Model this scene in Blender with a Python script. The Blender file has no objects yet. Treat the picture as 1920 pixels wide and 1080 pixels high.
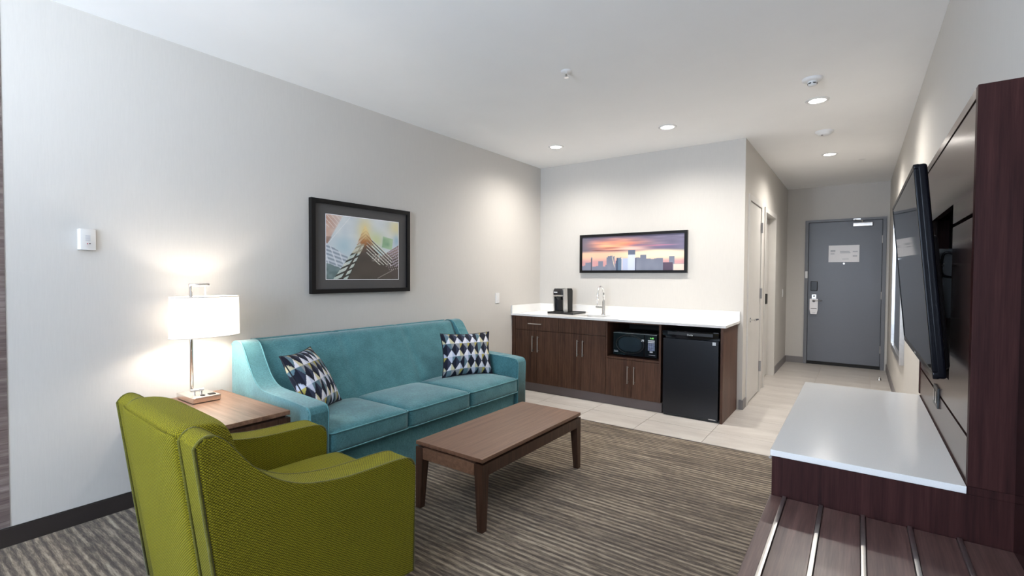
import bpy, bmesh, math, random
from mathutils import Vector, Matrix, Euler
random.seed(7)
S = bpy.context.scene
COL = S.collection
PI = math.pi
# ------------------------------------------------------------------ camera
W, H, YB, XH, YE, YR = 3.762, 2.772, 5.366, 2.46, 8.911, -3.2
cam_d = bpy.data.cameras.new('camera')
cam_d.sensor_fit = 'HORIZONTAL'; cam_d.sensor_width = 36.0
cam_d.lens = 902.26 / 1920 * 36.0
cam_d.clip_start = 0.02
cam = bpy.data.objects.new('camera', cam_d); COL.objects.link(cam)
cam.matrix_world = (Matrix.Translation((3.413, 0, 1.3565)) @ Matrix.Rotation(0.6246, 4, 'Z')
                    @ Matrix.Rotation(PI / 2 - 0.024, 4, 'X') @ Matrix.Rotation(0.0047, 4, 'Z'))
S.camera = cam
# ------------------------------------------------------------------ world, daylight, exposure
S.view_settings.view_transform = 'Standard'
S.view_settings.look = 'None'
S.view_settings.gamma = 1.0
S.view_settings.use_curve_mapping = False
S.view_settings.exposure = 0.65
wd = bpy.data.worlds.new('world'); S.world = wd; wd.use_nodes = True
wd.node_tree.nodes['Background'].inputs[0].default_value = (0.66, 0.80, 1.0, 1)
wd.node_tree.nodes['Background'].inputs[1].default_value = 11.0
def portal(name, loc, rot, sx, sy):
    l = bpy.data.lights.new(name, 'AREA'); l.shape = 'RECTANGLE'; l.size = sx; l.size_y = sy
    l.cycles.is_portal = True
    o = bpy.data.objects.new(name, l); COL.objects.link(o); o.location = loc; o.rotation_euler = rot
    return o
WX0, WX1, WZ0, WZ1 = 0.75, 3.1, 0.55, 2.45          # window opening in the rear wall
portal('window_portal', ((WX0 + WX1) / 2, YR - 0.02, (WZ0 + WZ1) / 2), (PI / 2, 0, 0), WX1 - WX0, WZ1 - WZ0)
DOWN_W, LAMP_W, FILL_W = 74.0, 10.0, 260.0

# ------------------------------------------------------------------ helpers
WL = {}
def tag(o, label=None, cat=None, group=None, kind=None):
    if label: o['label'] = label
    if cat: o['category'] = cat
    if group: o['group'] = group
    if kind: o['kind'] = kind
    return o
def thing(name, loc, label=None, cat=None, group=None, kind=None):
    o = bpy.data.objects.new(name, None); COL.objects.link(o)
    o.empty_display_size = 0.1
    o.location = loc; WL[o] = Vector(loc)
    return tag(o, label, cat, group, kind)
def obj(name, bm, m, parent=None, smooth=False, wn=False, label=None):
    bmesh.ops.recalc_face_normals(bm, faces=bm.faces[:])
    me = bpy.data.meshes.new(name); bm.to_mesh(me); bm.free()
    return link(name, me, m, parent, smooth, wn, label)
def link(name, me, m, parent=None, smooth=False, wn=False, label=None):
    o = bpy.data.objects.new(name, me); COL.objects.link(o)
    ms = m if isinstance(m, (list, tuple)) else [m]
    for q in ms: me.materials.append(q)
    if smooth or wn:
        for p in me.polygons: p.use_smooth = not (wn and len(p.vertices) > 8)
    if wn:
        md = o.modifiers.new('weighted', 'WEIGHTED_NORMAL'); md.keep_sharp = True; md.weight = 80
    if parent is not None:
        base = WL[parent]; o.parent = parent
    else:
        xs = [v.co for v in me.vertices]
        base = Vector(((min(v.x for v in xs) + max(v.x for v in xs)) / 2, (min(v.y for v in xs) + max(v.y for v in xs)) / 2, min(v.z for v in xs)))
        o.location = base
    me.transform(Matrix.Translation(-base)); WL[o] = base
    if label: o['label'] = label
    return o
def bx(bm, x0, x1, y0, y1, z0, z1, mi=0):
    vs = [bm.verts.new((x, y, z)) for z in (z0, z1) for y in (y0, y1) for x in (x0, x1)]
    fs = []
    for f in ((0, 2, 3, 1), (4, 5, 7, 6), (0, 1, 5, 4), (2, 6, 7, 3), (0, 4, 6, 2), (1, 3, 7, 5)):
        q = bm.faces.new([vs[i] for i in f]); q.material_index = mi; fs.append(q)
    return vs
def bev(bm, w, seg=2):
    bmesh.ops.bevel(bm, geom=bm.edges[:], offset=w, segments=seg, profile=0.5, affect='EDGES', clamp_overlap=True)
def box(name, x0, x1, y0, y1, z0, z1, m, parent=None, b=0.0, seg=2, label=None):
    bm = bmesh.new(); bx(bm, x0, x1, y0, y1, z0, z1)
    if b: bev(bm, b, seg)
    return obj(name, bm, m, parent, wn=bool(b), label=label)
def frames_along(pts, closed):
    n = len(pts); T = []
    for i in range(n):
        if closed: d = pts[(i + 1) % n] - pts[i - 1]
        else: d = pts[min(i + 1, n - 1)] - pts[max(i - 1, 0)]
        T.append(d.normalized())
    up = Vector((0, 0, 1)) if abs(T[0].z) < 0.9 else Vector((1, 0, 0))
    u = (up - T[0] * up.dot(T[0])).normalized(); out = []
    for i in range(n):
        u = (u - T[i] * u.dot(T[i])).normalized()
        out.append((u, T[i].cross(u)))
    return out
def tube(bm, pts, r, seg=8, closed=False, mi=0):
    pts = [Vector(p) for p in pts]; fr = frames_along(pts, closed); rings = []
    for i, (p, (u, v)) in enumerate(zip(pts, fr)):
        rr = r[i] if isinstance(r, (list, tuple)) else r
        rings.append([bm.verts.new(p + (u * math.cos(a) + v * math.sin(a)) * rr) for a in [2 * PI * k / seg for k in range(seg)]])
    n = len(rings)
    for i in range(n if closed else n - 1):
        A, B = rings[i], rings[(i + 1) % n]
        for k in range(seg):
            f = bm.faces.new((A[k], A[(k + 1) % seg], B[(k + 1) % seg], B[k])); f.material_index = mi
    if not closed:
        bm.faces.new(rings[0][::-1]).material_index = mi; bm.faces.new(rings[-1]).material_index = mi
def tubeo(name, pts, r, m, parent=None, seg=8, closed=False):
    bm = bmesh.new(); tube(bm, pts, r, seg, closed); return obj(name, bm, m, parent, smooth=True)
def cyl(bm, c, axis, r, h, seg=24, r2=None):
    c = Vector(c); ax = {'x': Vector((1, 0, 0)), 'y': Vector((0, 1, 0)), 'z': Vector((0, 0, 1))}[axis]
    u = Vector((0, 1, 0)) if axis == 'x' else Vector((1, 0, 0)); v = ax.cross(u)
    r2 = r if r2 is None else r2
    A = [bm.verts.new(c + (u * math.cos(2 * PI * k / seg) + v * math.sin(2 * PI * k / seg)) * r) for k in range(seg)]
    B = [bm.verts.new(c + ax * h + (u * math.cos(2 * PI * k / seg) + v * math.sin(2 * PI * k / seg)) * r2) for k in range(seg)]
    bm.faces.new(A[::-1]); bm.faces.new(B)
    for k in range(seg): bm.faces.new((A[k], A[(k + 1) % seg], B[(k + 1) % seg], B[k]))
def cylo(name, c, axis, r, h, m, parent=None, seg=24, r2=None, b=0.0):
    bm = bmesh.new(); cyl(bm, c, axis, r, h, seg, r2)
    if b: 
        es = [e for e in bm.edges if len(e.link_faces) == 2 and e.calc_face_angle(0) > 0.9]
        bmesh.ops.bevel(bm, geom=es, offset=b, segments=2, profile=0.5, affect='EDGES')
    return obj(name, bm, m, parent, wn=True)
def lathe(bm, c, prof, seg=32, sx=1.0, sy=1.0):
    c = Vector(c); rings = []
    for r, z in prof:
        rings.append([bm.verts.new(c + Vector((math.cos(2 * PI * k / seg) * r * sx, math.sin(2 * PI * k / seg) * r * sy, z))) for k in range(seg)])
    for A, B in zip(rings, rings[1:]):
        for k in range(seg): bm.faces.new((A[k], A[(k + 1) % seg], B[(k + 1) % seg], B[k]))
    return rings
def prism(bm, prof, axis, a0, a1):
    """extrude a 2-D profile: axis 'y' -> prof is (x,z); 'x' -> (y,z); 'z' -> (x,y)"""
    def P(p, a):
        return (p[0], a, p[1]) if axis == 'y' else ((a, p[0], p[1]) if axis == 'x' else (p[0], p[1], a))
    A = [bm.verts.new(P(p, a0)) for p in prof]; B = [bm.verts.new(P(p, a1)) for p in prof]
    bm.faces.new(A[::-1]); bm.faces.new(B); n = len(prof)
    for i in range(n): bm.faces.new((A[i], A[(i + 1) % n], B[(i + 1) % n], B[i]))
def cat_rom(pts, n=6):
    out = []
    for i in range(len(pts) - 1):
        p0 = pts[max(i - 1, 0)]; p1 = pts[i]; p2 = pts[i + 1]; p3 = pts[min(i + 2, len(pts) - 1)]
        for k in range(n):
            t = k / n
            out.append(tuple(0.5 * ((2 * b) + (-a + c) * t + (2 * a - 5 * b + 4 * c - d) * t * t + (-a + 3 * b - 3 * c + d) * t ** 3) for a, b, c, d in zip(p0, p1, p2, p3)))
    out.append(tuple(pts[-1])); return out
def cushion(bm, x0, x1, y0, y1, z0, z1, r=0.03, bt=0.02, bs=0.0, cuts=14, lean=None):
    b2 = bmesh.new(); bmesh.ops.create_cube(b2, size=2.0)
    bmesh.ops.subdivide_edges(b2, edges=b2.edges[:], cuts=cuts, use_grid_fill=True)
    h = Vector(((x1 - x0) / 2, (y1 - y0) / 2, (z1 - z0) / 2)); c = Vector(((x0 + x1) / 2, (y0 + y1) / 2, (z0 + z1) / 2))
    inn = Vector((h.x - r, h.y - r, h.z - r))
    for v in b2.verts:
        t = [math.sin(max(-1, min(1, q)) * PI / 2) for q in v.co]
        p = Vector((t[0] * h.x, t[1] * h.y, t[2] * h.z))
        q = Vector(tuple(max(-inn[i], min(inn[i], p[i])) for i in range(3)))
        d = p - q
        if d.length > 1e-9: p = q + d.normalized() * r
        u, w, s = t
        p.z += (bt * (1 - u ** 4) * (1 - w ** 4)) * (1 if s > 0 else -0.2) * abs(s)
        p.x += bs * (1 - w ** 4) * (1 - s * s) * u; p.y += bs * (1 - u ** 4) * (1 - s * s) * w
        v.co = c + p
    me = bpy.data.meshes.new('t'); b2.to_mesh(me); b2.free(); bm.from_mesh(me); bpy.data.meshes.remove(me)
def rrect(x0, x1, y0, y1, z, r, n=5):
    pts = []
    for cx, cy, a0 in ((x1 - r, y1 - r, 0), (x0 + r, y1 - r, PI / 2), (x0 + r, y0 + r, PI), (x1 - r, y0 + r, 1.5 * PI)):
        for k in range(n + 1):
            a = a0 + PI / 2 * k / n; pts.append((cx + r * math.cos(a), cy + r * math.sin(a), z))
    return pts
def copy_tree(root, loc, label=None, group=None):
    r = root.copy(); COL.objects.link(r); r.location = loc; WL[r] = Vector(loc)
    if label: r['label'] = label
    for ch in list(root.children):
        c = ch.copy(); COL.objects.link(c); c.parent = r
        for g in ch.children:
            d = g.copy(); COL.objects.link(d); d.parent = c
    return r
def text(name, body, size, m, parent, mw, extr=0.0006):
    cu = bpy.data.curves.new('t', 'FONT'); cu.body = body; cu.size = size; cu.extrude = extr; cu.align_x = 'CENTER'; cu.align_y = 'CENTER'
    t = bpy.data.objects.new('t', cu); COL.objects.link(t)
    bpy.context.view_layer.update()
    me = bpy.data.meshes.new_from_object(t.evaluated_get(bpy.context.evaluated_depsgraph_get()))
    bpy.data.objects.remove(t); bpy.data.curves.remove(cu)
    me.transform(mw); me.materials.clear()
    return link(name, me, m, parent)

# ------------------------------------------------------------------ materials
def srgb(r, g, b):
    f = lambda c: (c / 255 / 12.92) if c / 255 <= 0.04045 else ((c / 255 + 0.055) / 1.055) ** 2.4
    return (f(r), f(g), f(b), 1)
class NT:
    def __init__(s, name):
        s.m = bpy.data.materials.new(name); s.m.use_nodes = True; s.n = s.m.node_tree.nodes; s.l = s.m.node_tree.links
        s.b = s.n['Principled BSDF']; s.out = s.n['Material Output']
    def node(s, t, **kw):
        q = s.n.new(t)
        for k, v in kw.items():
            if hasattr(q, k): setattr(q, k, v)
        return q
    def set(s, **kw):
        for k, v in kw.items(): s.b.inputs[k.replace('_', ' ')].default_value = v
    def coord(s, scale=(1, 1, 1), rot=(0, 0, 0)):
        tc = s.node('ShaderNodeTexCoord'); mp = s.node('ShaderNodeMapping')
        mp.inputs['Scale'].default_value = scale; mp.inputs['Rotation'].default_value = rot
        s.l.new(tc.outputs['Object'], mp.inputs['Vector']); return mp.outputs[0]
    def noise(s, vec, scale, detail=3, rough=0.5, dist=0.0):
        q = s.node('ShaderNodeTexNoise'); q.inputs['Scale'].default_value = scale; q.inputs['Detail'].default_value = detail
        q.inputs['Roughness'].default_value = rough; q.inputs['Distortion'].default_value = dist
        s.l.new(vec, q.inputs['Vector']); return q.outputs['Fac']
    def ramp(s, fac, stops):
        q = s.node('ShaderNodeValToRGB'); e = q.color_ramp.elements
        while len(e) < len(stops): e.new(0.5)
        for i, (p, c) in enumerate(stops): e[i].position = p; e[i].color = c
        s.l.new(fac, q.inputs[0]); return q.outputs[0]
    def mix(s, a, b, fac, mode='MIX'):
        q = s.node('ShaderNodeMix', data_type='RGBA', blend_type=mode)
        for i, v in ((0, fac), (6, a), (7, b)):
            if hasattr(v, 'links') or hasattr(v, 'is_linked'): s.l.new(v, q.inputs[i])
            else: q.inputs[i].default_value = v
        return q.outputs[2]
    def math(s, op, a, b=0.0):
        q = s.node('ShaderNodeMath', operation=op)
        for i, v in ((0, a), (1, b)):
            if hasattr(v, 'is_linked'): s.l.new(v, q.inputs[i])
            else: q.inputs[i].default_value = v
        return q.outputs[0]
    def bump(s, h, strength=0.2, dist=0.002):
        q = s.node('ShaderNodeBump'); q.inputs['Strength'].default_value = strength; q.inputs['Distance'].default_value = dist
        s.l.new(h, q.inputs['Height']); s.l.new(q.outputs[0], s.b.inputs['Normal'])
    def base(s, c): s.l.new(c, s.b.inputs['Base Color'])
def plain(name, col, rough=0.5, metal=0.0, vary=0.04, scale=6, spec=0.5, bump=0.0):
    t = NT(name); t.set(Roughness=rough, Metallic=metal); t.b.inputs['Specular IOR Level'].default_value = spec
    v = t.coord(); n = t.noise(v, scale, 4)
    lo = tuple(c * (1 - vary) for c in col[:3]) + (1,); hi = tuple(min(1, c * (1 + vary)) for c in col[:3]) + (1,)
    t.base(t.ramp(n, [(0.3, lo), (0.7, hi)]))
    if bump: t.bump(t.noise(v, 900, 2), bump, 0.0006)
    return t.m
def wood(name, dark, mid, light, axis='z', scale=1.0, rough=0.38, spec=0.5, streak=60):
    t = NT(name); t.set(Roughness=rough); t.b.inputs['Specular IOR Level'].default_value = spec
    k = {'x': (0.035, 1, 1), 'y': (1, 0.035, 1), 'z': (1, 1, 0.035)}[axis]
    v = t.coord(tuple(q * scale for q in k))
    n1 = t.noise(v, streak, 4, 0.6, 0.3); n2 = t.noise(v, streak * 4.5, 3, 0.6); n3 = t.noise(v, 7, 2)
    f = t.math('ADD', t.math('MULTIPLY', n1, 0.5), t.math('ADD', t.math('MULTIPLY', n2, 0.3), t.math('MULTIPLY', n3, 0.2)))
    t.base(t.ramp(f, [(0.34, dark), (0.5, mid), (0.66, light)])); t.bump(n2, 0.05, 0.0008)
    return t.m
def fabric(name, dark, mid, light, cell=700, rough=0.9, sheen=0.3, bump=0.35):
    t = NT(name); t.set(Roughness=rough); t.b.inputs['Sheen Weight'].default_value = sheen; t.b.inputs['Sheen Roughness'].default_value = 0.5
    t.b.inputs['Specular IOR Level'].default_value = 0.2
    v = t.coord(); n1 = t.noise(v, 9, 4); 
    va = t.coord((1, 1, 0.12)); vb = t.coord((0.15, 0.15, 1)); a = t.noise(va, cell, 2); b = t.noise(vb, cell, 2)
    w = t.math('MULTIPLY', t.math('ADD', a, b), 0.5)
    f = t.math('ADD', t.math('MULTIPLY', w, 0.75), t.math('MULTIPLY', n1, 0.25))
    t.base(t.ramp(f, [(0.36, dark), (0.5, mid), (0.64, light)])); t.bump(w, bump, 0.001)
    return t.m
def vcol(name, rough=0.6, spec=0.4, weave=0):
    t = NT(name); t.set(Roughness=rough); t.b.inputs['Specular IOR Level'].default_value = spec
    a = t.node('ShaderNodeVertexColor'); a.layer_name = 'print'; t.base(a.outputs[0])
    if weave: t.bump(t.noise(t.coord(), weave, 2), 0.2, 0.0008)
    return t.m

def wall_mat(name, col):
    t = NT(name); t.set(Roughness=0.75); t.b.inputs['Specular IOR Level'].default_value = 0.25
    v = t.coord((1, 1, 0.05)); n = t.noise(v, 260, 3, 0.6); n2 = t.noise(t.coord((0.2, 0.2, 1)), 300, 2)
    c0 = tuple(q * 0.97 for q in col[:3]) + (1,)
    t.base(t.ramp(n, [(0.35, c0), (0.65, col)])); t.bump(t.math('ADD', n, n2), 0.08, 0.0008); return t.m
M = {}
M['wall'] = wall_mat('wall_vinyl', (0.60, 0.575, 0.54, 1))
M['ceiling'] = plain('ceiling_paint', (0.90, 0.90, 0.90, 1), 0.9, vary=0.01, scale=3, spec=0.2)
M['trimwhite'] = plain('painted_trim', (0.62, 0.60, 0.57, 1), 0.5, vary=0.02)
M['base_dark'] = plain('baseboard_dark_brown', srgb(46, 40, 38), 0.45, vary=0.1)
M['base_grey'] = plain('baseboard_grey', srgb(128, 124, 124), 0.5, vary=0.06)
M['accent'] = wood('accent_wallcovering', srgb(74, 62, 60), srgb(112, 98, 94), srgb(150, 138, 134), 'y', 1, 0.7, 0.2, 40)
M['kwood'] = wood('kitchen_laminate', srgb(52, 33, 24), srgb(82, 56, 43), srgb(106, 77, 62), 'z', 1, 0.45, 0.25, 70)
M['dwood'] = wood('dresser_laminate', srgb(36, 16, 16), srgb(52, 27, 26), srgb(68, 38, 36), 'z', 1, 0.5, 0.12, 60)
M['pwood_lit'] = wood('panel_laminate_lit', srgb(58, 40, 36), srgb(78, 56, 50), srgb(98, 74, 68), 'z', 1, 0.2, 0.9, 60)  # same laminate as the side boards, colour lightened for light on the front
M['bwood'] = wood('bench_slat_laminate', srgb(66, 47, 43), srgb(96, 71, 66), srgb(120, 93, 87), 'y', 1, 0.33, 0.5, 60)
M['twood_x'] = wood('table_walnut_x', srgb(94, 65, 49), srgb(118, 86, 67), srgb(136, 102, 82), 'y', 1, 0.36, 0.5, 45)
M['twood_z'] = wood('table_walnut_leg', srgb(48, 31, 23), srgb(70, 48, 36), srgb(88, 63, 49), 'z', 1, 0.42, 0.35, 45)
M['ewood'] = wood('end_table_walnut', srgb(96, 68, 52), srgb(130, 98, 78), srgb(156, 122, 100), 'x', 1, 0.36, 0.5, 45)
M['teal'] = fabric('teal_upholstery', srgb(50, 98, 106), srgb(70, 122, 130), srgb(90, 146, 152), 500, 0.85, 0.35)
M['teal_pipe'] = fabric('teal_piping', srgb(70, 122, 130), srgb(88, 144, 152), srgb(104, 160, 166), 700, 0.85, 0.3)
M['white'] = plain('white_plastic', (0.78, 0.78, 0.78, 1), 0.4, vary=0.02)
M['quartz'] = plain('white_quartz', (0.86, 0.85, 0.83, 1), 0.16, vary=0.025, scale=400, spec=0.5)
M['hinge'] = plain('hinge_satin_grey', (0.30, 0.30, 0.31, 1), 0.4, 0.3, 0.05)
M['chrome'] = plain('chrome', (0.82, 0.82, 0.82, 1), 0.08, 1.0, 0.01)
M['steel'] = plain('brushed_steel', (0.62, 0.60, 0.58, 1), 0.3, 1.0, 0.06, 40)
M['lampmetal'] = plain('lamp_brushed_nickel', (0.78, 0.74, 0.70, 1), 0.24, 1.0, 0.03)
M['strip'] = plain('bench_metal_strip', (0.70, 0.68, 0.66, 1), 0.3, 1.0, 0.05, 40)
M['black'] = plain('black_plastic', (0.012, 0.012, 0.013, 1), 0.35, vary=0.15)
M['blackmatte'] = plain('black_matte', (0.010, 0.010, 0.010, 1), 0.7, vary=0.1)
M['gloss'] = plain('gloss_black', (0.008, 0.008, 0.011, 1), 0.06, vary=0.05, spec=0.6)
M['screen'] = plain('tv_screen', (0.010, 0.011, 0.013, 1), 0.04, vary=0.02, spec=0.9)
M['tvblack'] = plain('tv_housing_black', (0.004, 0.004, 0.006, 1), 0.18, vary=0.05, spec=0.1)
M['frameblack'] = plain('frame_black', (0.007, 0.0065, 0.007, 1), 0.4, vary=0.1, spec=0.2)
M['mat'] = plain('picture_mat', srgb(82, 79, 78), 0.8, vary=0.03, scale=200)
M['door'] = plain('entry_door_grey', srgb(104, 106, 112), 0.36, vary=0.02, scale=80)
M['doorframe'] = plain('entry_frame_grey', srgb(112, 113, 118), 0.4, vary=0.03)
M['paper'] = plain('paper', (0.93, 0.92, 0.94, 1), 0.7, vary=0.01)
M['ink'] = plain('grey_ink', (0.55, 0.56, 0.6, 1), 0.7)
M['inkdark'] = plain('dark_ink', (0.05, 0.05, 0.05, 1), 0.7)
M['grout'] = plain('grout', srgb(205, 198, 188), 0.8)
M['rubber'] = plain('rubber_black', (0.015, 0.015, 0.015, 1), 0.8)
M['keys'] = plain('keypad_blue_grey', srgb(150, 160, 190), 0.5)
M['fridge'] = plain('fridge_black', srgb(11, 14, 22), 0.30, vary=0.12, scale=300, bump=0.15)
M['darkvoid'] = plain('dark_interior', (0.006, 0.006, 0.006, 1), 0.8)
M['navy'] = plain('pillow_piping_navy', srgb(26, 28, 40), 0.8)
M['sinksteel'] = plain('sink_steel', (0.42, 0.40, 0.37, 1), 0.35, 1.0, 0.05)
M['frost'] = plain('sticker_white', (0.7, 0.72, 0.74, 1), 0.5)
M['red'] = plain('red_indicator', (0.5, 0.05, 0.1, 1), 0.4)
def emit(name, col, st):
    t = NT(name); t.set(Roughness=0.4); t.b.inputs['Base Color'].default_value = (0.8, 0.8, 0.8, 1)
    t.b.inputs['Emission Color'].default_value = col; t.b.inputs['Emission Strength'].default_value = st; return t.m
M['led'] = emit('downlight_diffuser', (1.0, 0.95, 0.87, 1), 14.0)
M['clock'] = emit('green_display', (0.15, 1.0, 0.05, 1), 1.2)
M['bulb'] = emit('lamp_bulb', (1.0, 0.84, 0.66, 1), 30.0)
def glass(name):
    t = NT(name); t.set(Roughness=0.0, IOR=1.45); t.b.inputs['Transmission Weight'].default_value = 1.0
    t.b.inputs['Base Color'].default_value = (1, 1, 1, 1); return t.m
M['mirror'] = plain('mirror_silver', (0.82, 0.83, 0.84, 1), 0.02, 1.0, 0.0)
def shade_mat():
    t = NT('lamp_shade_linen'); t.set(Roughness=0.9)
    tr = t.node('ShaderNodeBsdfTranslucent'); tr.inputs[0].default_value = (0.93, 0.88, 0.82, 1)
    mx = t.node('ShaderNodeMixShader'); mx.inputs[0].default_value = 0.14
    c = t.ramp(t.noise(t.coord((1, 1, 0.1)), 500, 2), [(0.3, (0.80, 0.78, 0.74, 1)), (0.7, (0.86, 0.84, 0.80, 1))]); t.base(c)
    t.l.new(t.b.outputs[0], mx.inputs[1]); t.l.new(tr.outputs[0], mx.inputs[2]); t.l.new(mx.outputs[0], t.out.inputs[0])
    return t.m
M['shade'] = shade_mat()
def carpet_mat():
    t = NT('striped_carpet'); t.set(Roughness=0.95); t.b.inputs['Specular IOR Level'].default_value = 0.1
    t.b.inputs['Sheen Weight'].default_value = 0.15
    warp = t.noise(t.coord((0.5, 1, 1)), 4, 3); warp2 = t.noise(t.coord((0.35, 1, 1)), 22, 2)
    tc = t.node('ShaderNodeTexCoord'); sx = t.node('ShaderNodeSeparateXYZ'); t.l.new(tc.outputs['Object'], sx.inputs[0])
    yy = t.math('ADD', sx.outputs[1], t.math('ADD', t.math('MULTIPLY', warp, 0.015), t.math('MULTIPLY', warp2, 0.008)))
    s1 = t.math('SINE', t.math('MULTIPLY', yy, 2 * PI / 0.036)); s1 = t.math('ADD', t.math('MULTIPLY', s1, 0.5), 0.5)
    amp = t.noise(t.coord((0.16, 1.6, 1)), 9, 3)                    # rows fade in and out
    row = t.math('MULTIPLY', s1, t.math('ADD', t.math('MULTIPLY', amp, 1.3), -0.1))
    st = t.noise(t.coord((0.09, 1, 1)), 60, 4, 0.65); st2 = t.noise(t.coord((0.12, 1, 1)), 190, 3, 0.6)
    big = t.noise(t.coord((0.5, 1, 1)), 2.0, 2); pile = t.noise(t.coord(), 480, 3, 0.7)
    f = t.math('ADD', t.math('MULTIPLY', row, 0.22), t.math('ADD', t.math('MULTIPLY', st, 0.38), t.math('ADD', t.math('MULTIPLY', st2, 0.32), t.math('MULTIPLY', big, 0.08))))
    c = t.ramp(f, [(0.36, srgb(70, 60, 50)), (0.45, srgb(110, 97, 83)), (0.53, srgb(154, 140, 121)), (0.64, srgb(188, 175, 154))])
    c = t.mix(c, (0.36, 0.33, 0.30, 1), t.math('MULTIPLY', t.ramp(pile, [(0.35, (1, 1, 1, 1)), (0.55, (0, 0, 0, 1))]), 0.45), 'MULTIPLY')
    t.base(c); t.bump(t.math('ADD', t.math('MULTIPLY', s1, 0.5), pile), 0.5, 0.005); return t.m
M['carpet'] = carpet_mat()
def tile_mat():
    t = NT('porcelain_tile'); t.set(Roughness=0.33)
    v = t.coord((0.6, 2.2, 1)); n = t.noise(v, 3, 5, 0.6, 0.6); n2 = t.noise(t.coord(), 60, 3)
    oi = t.node('ShaderNodeObjectInfo'); f = t.math('ADD', t.math('MULTIPLY', n, 0.8), t.math('ADD', t.math('MULTIPLY', n2, 0.1), t.math('MULTIPLY', oi.outputs['Random'], 0.1)))
    t.base(t.ramp(f, [(0.3, srgb(176, 169, 163)), (0.5, srgb(192, 186, 180)), (0.7, srgb(205, 200, 194))])); return t.m
M['tile'] = tile_mat()
def olive_mat(name, k=1.0):
    t = NT(name); t.set(Roughness=0.85); t.b.inputs['Sheen Weight'].default_value = 0.1; t.b.inputs['Sheen Tint'].default_value = (0.8, 0.9, 0.4, 1)
    t.b.inputs['Specular IOR Level'].default_value = 0.15
    uv = t.node('ShaderNodeUVMap'); uv.uv_map = 'cloth'; sx = t.node('ShaderNodeSeparateXYZ'); t.l.new(uv.outputs[0], sx.inputs[0])
    w1 = t.noise(uv.outputs[0], 90, 2); w2 = t.noise(uv.outputs[0], 500, 2)
    a = t.math('ADD', t.math('MULTIPLY', sx.outputs[0], 1 / 0.0105), t.math('MULTIPLY', w1, 0.5)); b = t.math('ADD', t.math('MULTIPLY', sx.outputs[1], 1 / 0.0082), t.math('MULTIPLY', w1, 0.5))
    f = t.math('ABSOLUTE', t.math('MULTIPLY', t.math('SINE', t.math('MULTIPLY', t.math('ADD', a, b), PI)), t.math('SINE', t.math('MULTIPLY', t.math('SUBTRACT', a, b), PI))))
    f = t.math('ADD', f, t.math('MULTIPLY', t.math('SUBTRACT', w2, 0.5), 0.5))
    q = lambda r, g, bb: tuple(v * k for v in srgb(r, g, bb)[:3]) + (1,)
    c = t.ramp(f, [(0.02, q(42, 38, 4)), (0.25, q(112, 104, 12)), (0.6, q(152, 142, 22)), (1.0, q(170, 160, 36))])
    n = t.noise(t.coord(), 12, 4); t.base(t.mix(c, q(132, 128, 26), t.math('MULTIPLY', n, 0.3)))
    t.bump(f, 0.6, 0.003); return t.m
def clothuv(o):
    me = o.data; uv = me.uv_layers.new(name='cloth')
    for p in me.polygons:
        n = p.normal; ax = max(range(3), key=lambda i: abs(n[i]))
        for li in p.loop_indices:
            c = me.vertices[me.loops[li].vertex_index].co
            uv.data[li].uv = (c.y, c.z) if ax == 0 else ((c.x, c.z) if ax == 1 else (c.x, c.y))
    return o
M['olive'] = olive_mat('olive_knit_upholstery', 0.86)
M['olive_pipe'] = fabric('olive_piping', srgb(62, 60, 16), srgb(88, 85, 24), srgb(112, 108, 34), 900, 0.9, 0.2)
M['art'] = vcol('art_print', 0.35, 0.4)
M['pillow'] = vcol('pillow_print', 0.8, 0.2, 900)

# ================================================================== SETTING
def struct(name, bm, m, parent=None): return tag(obj(name, bm, m, parent), kind='structure' if parent is None else None)
YC = 4.07                                         # carpet ends, tile begins
bm = bmesh.new(); bx(bm, -0.2, W + 0.2, YR - 0.2, YE + 0.2, -0.12, -0.006)
floor = struct('floor', bm, M['grout'])
bm = bmesh.new(); bx(bm, 0, W, YR, YC, -0.006, 0.004); obj('carpet', bm, M['carpet'], floor)
box('carpet_edge_strip', 0, W, YC - 0.004, YC + 0.008, -0.006, 0.005, M['steel'], floor)
TS = 0.585; joints_x = [1.80 + TS * k for k in range(-4, 5)]; joints_y = [4.445 + TS * k for k in range(-1, 9)]
tile_me = {}
for i, x0 in enumerate(joints_x):
    for j, y0 in enumerate(joints_y):
        a0, a1 = max(x0 + 0.002, 0.0), min(x0 + TS - 0.002, W); b0, b1 = max(y0 + 0.002, YC + 0.009), min(y0 + TS - 0.002, YE)
        if a1 - a0 < 0.02 or b1 - b0 < 0.02: continue
        if y0 > YB - 0.15 and a1 < XH + 0.01: continue
        if y0 > YB - 0.15: a0 = max(a0, XH - 0.1)
        key = (round(a1 - a0, 3), round(b1 - b0, 3))
        if key not in tile_me:
            bm = bmesh.new(); hx, hy = (a1 - a0) / 2, (b1 - b0) / 2; bx(bm, -hx, hx, -hy, hy, -0.008, 0.0); 
            me = bpy.data.meshes.new('tile'); bmesh.ops.recalc_face_normals(bm, faces=bm.faces[:]); bm.to_mesh(me); bm.free(); me.materials.append(M['tile']); tile_me[key] = me
        o = bpy.data.objects.new('tile', tile_me[key]); COL.objects.link(o); o.parent = floor
        o.location = Vector(((a0 + a1) / 2, (b0 + b1) / 2, 0.0)) - WL[floor]
bm = bmesh.new(); bx(bm, -0.2, W + 0.2, YR - 0.2, YE + 0.2, H, H + 0.15); ceiling = struct('ceiling', bm, M['ceiling'])
bm = bmesh.new(); bx(bm, -0.15, 0, YR - 0.15, YB + 0.15, -0.05, H); wall_left = struct('wall_left', bm, M['wall'])
box('accent_wallcovering', 0.0, 0.003, YR, 0.462, 0.1, H, M['accent'], wall_left, label='dark wood-grain accent wallcovering')
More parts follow.
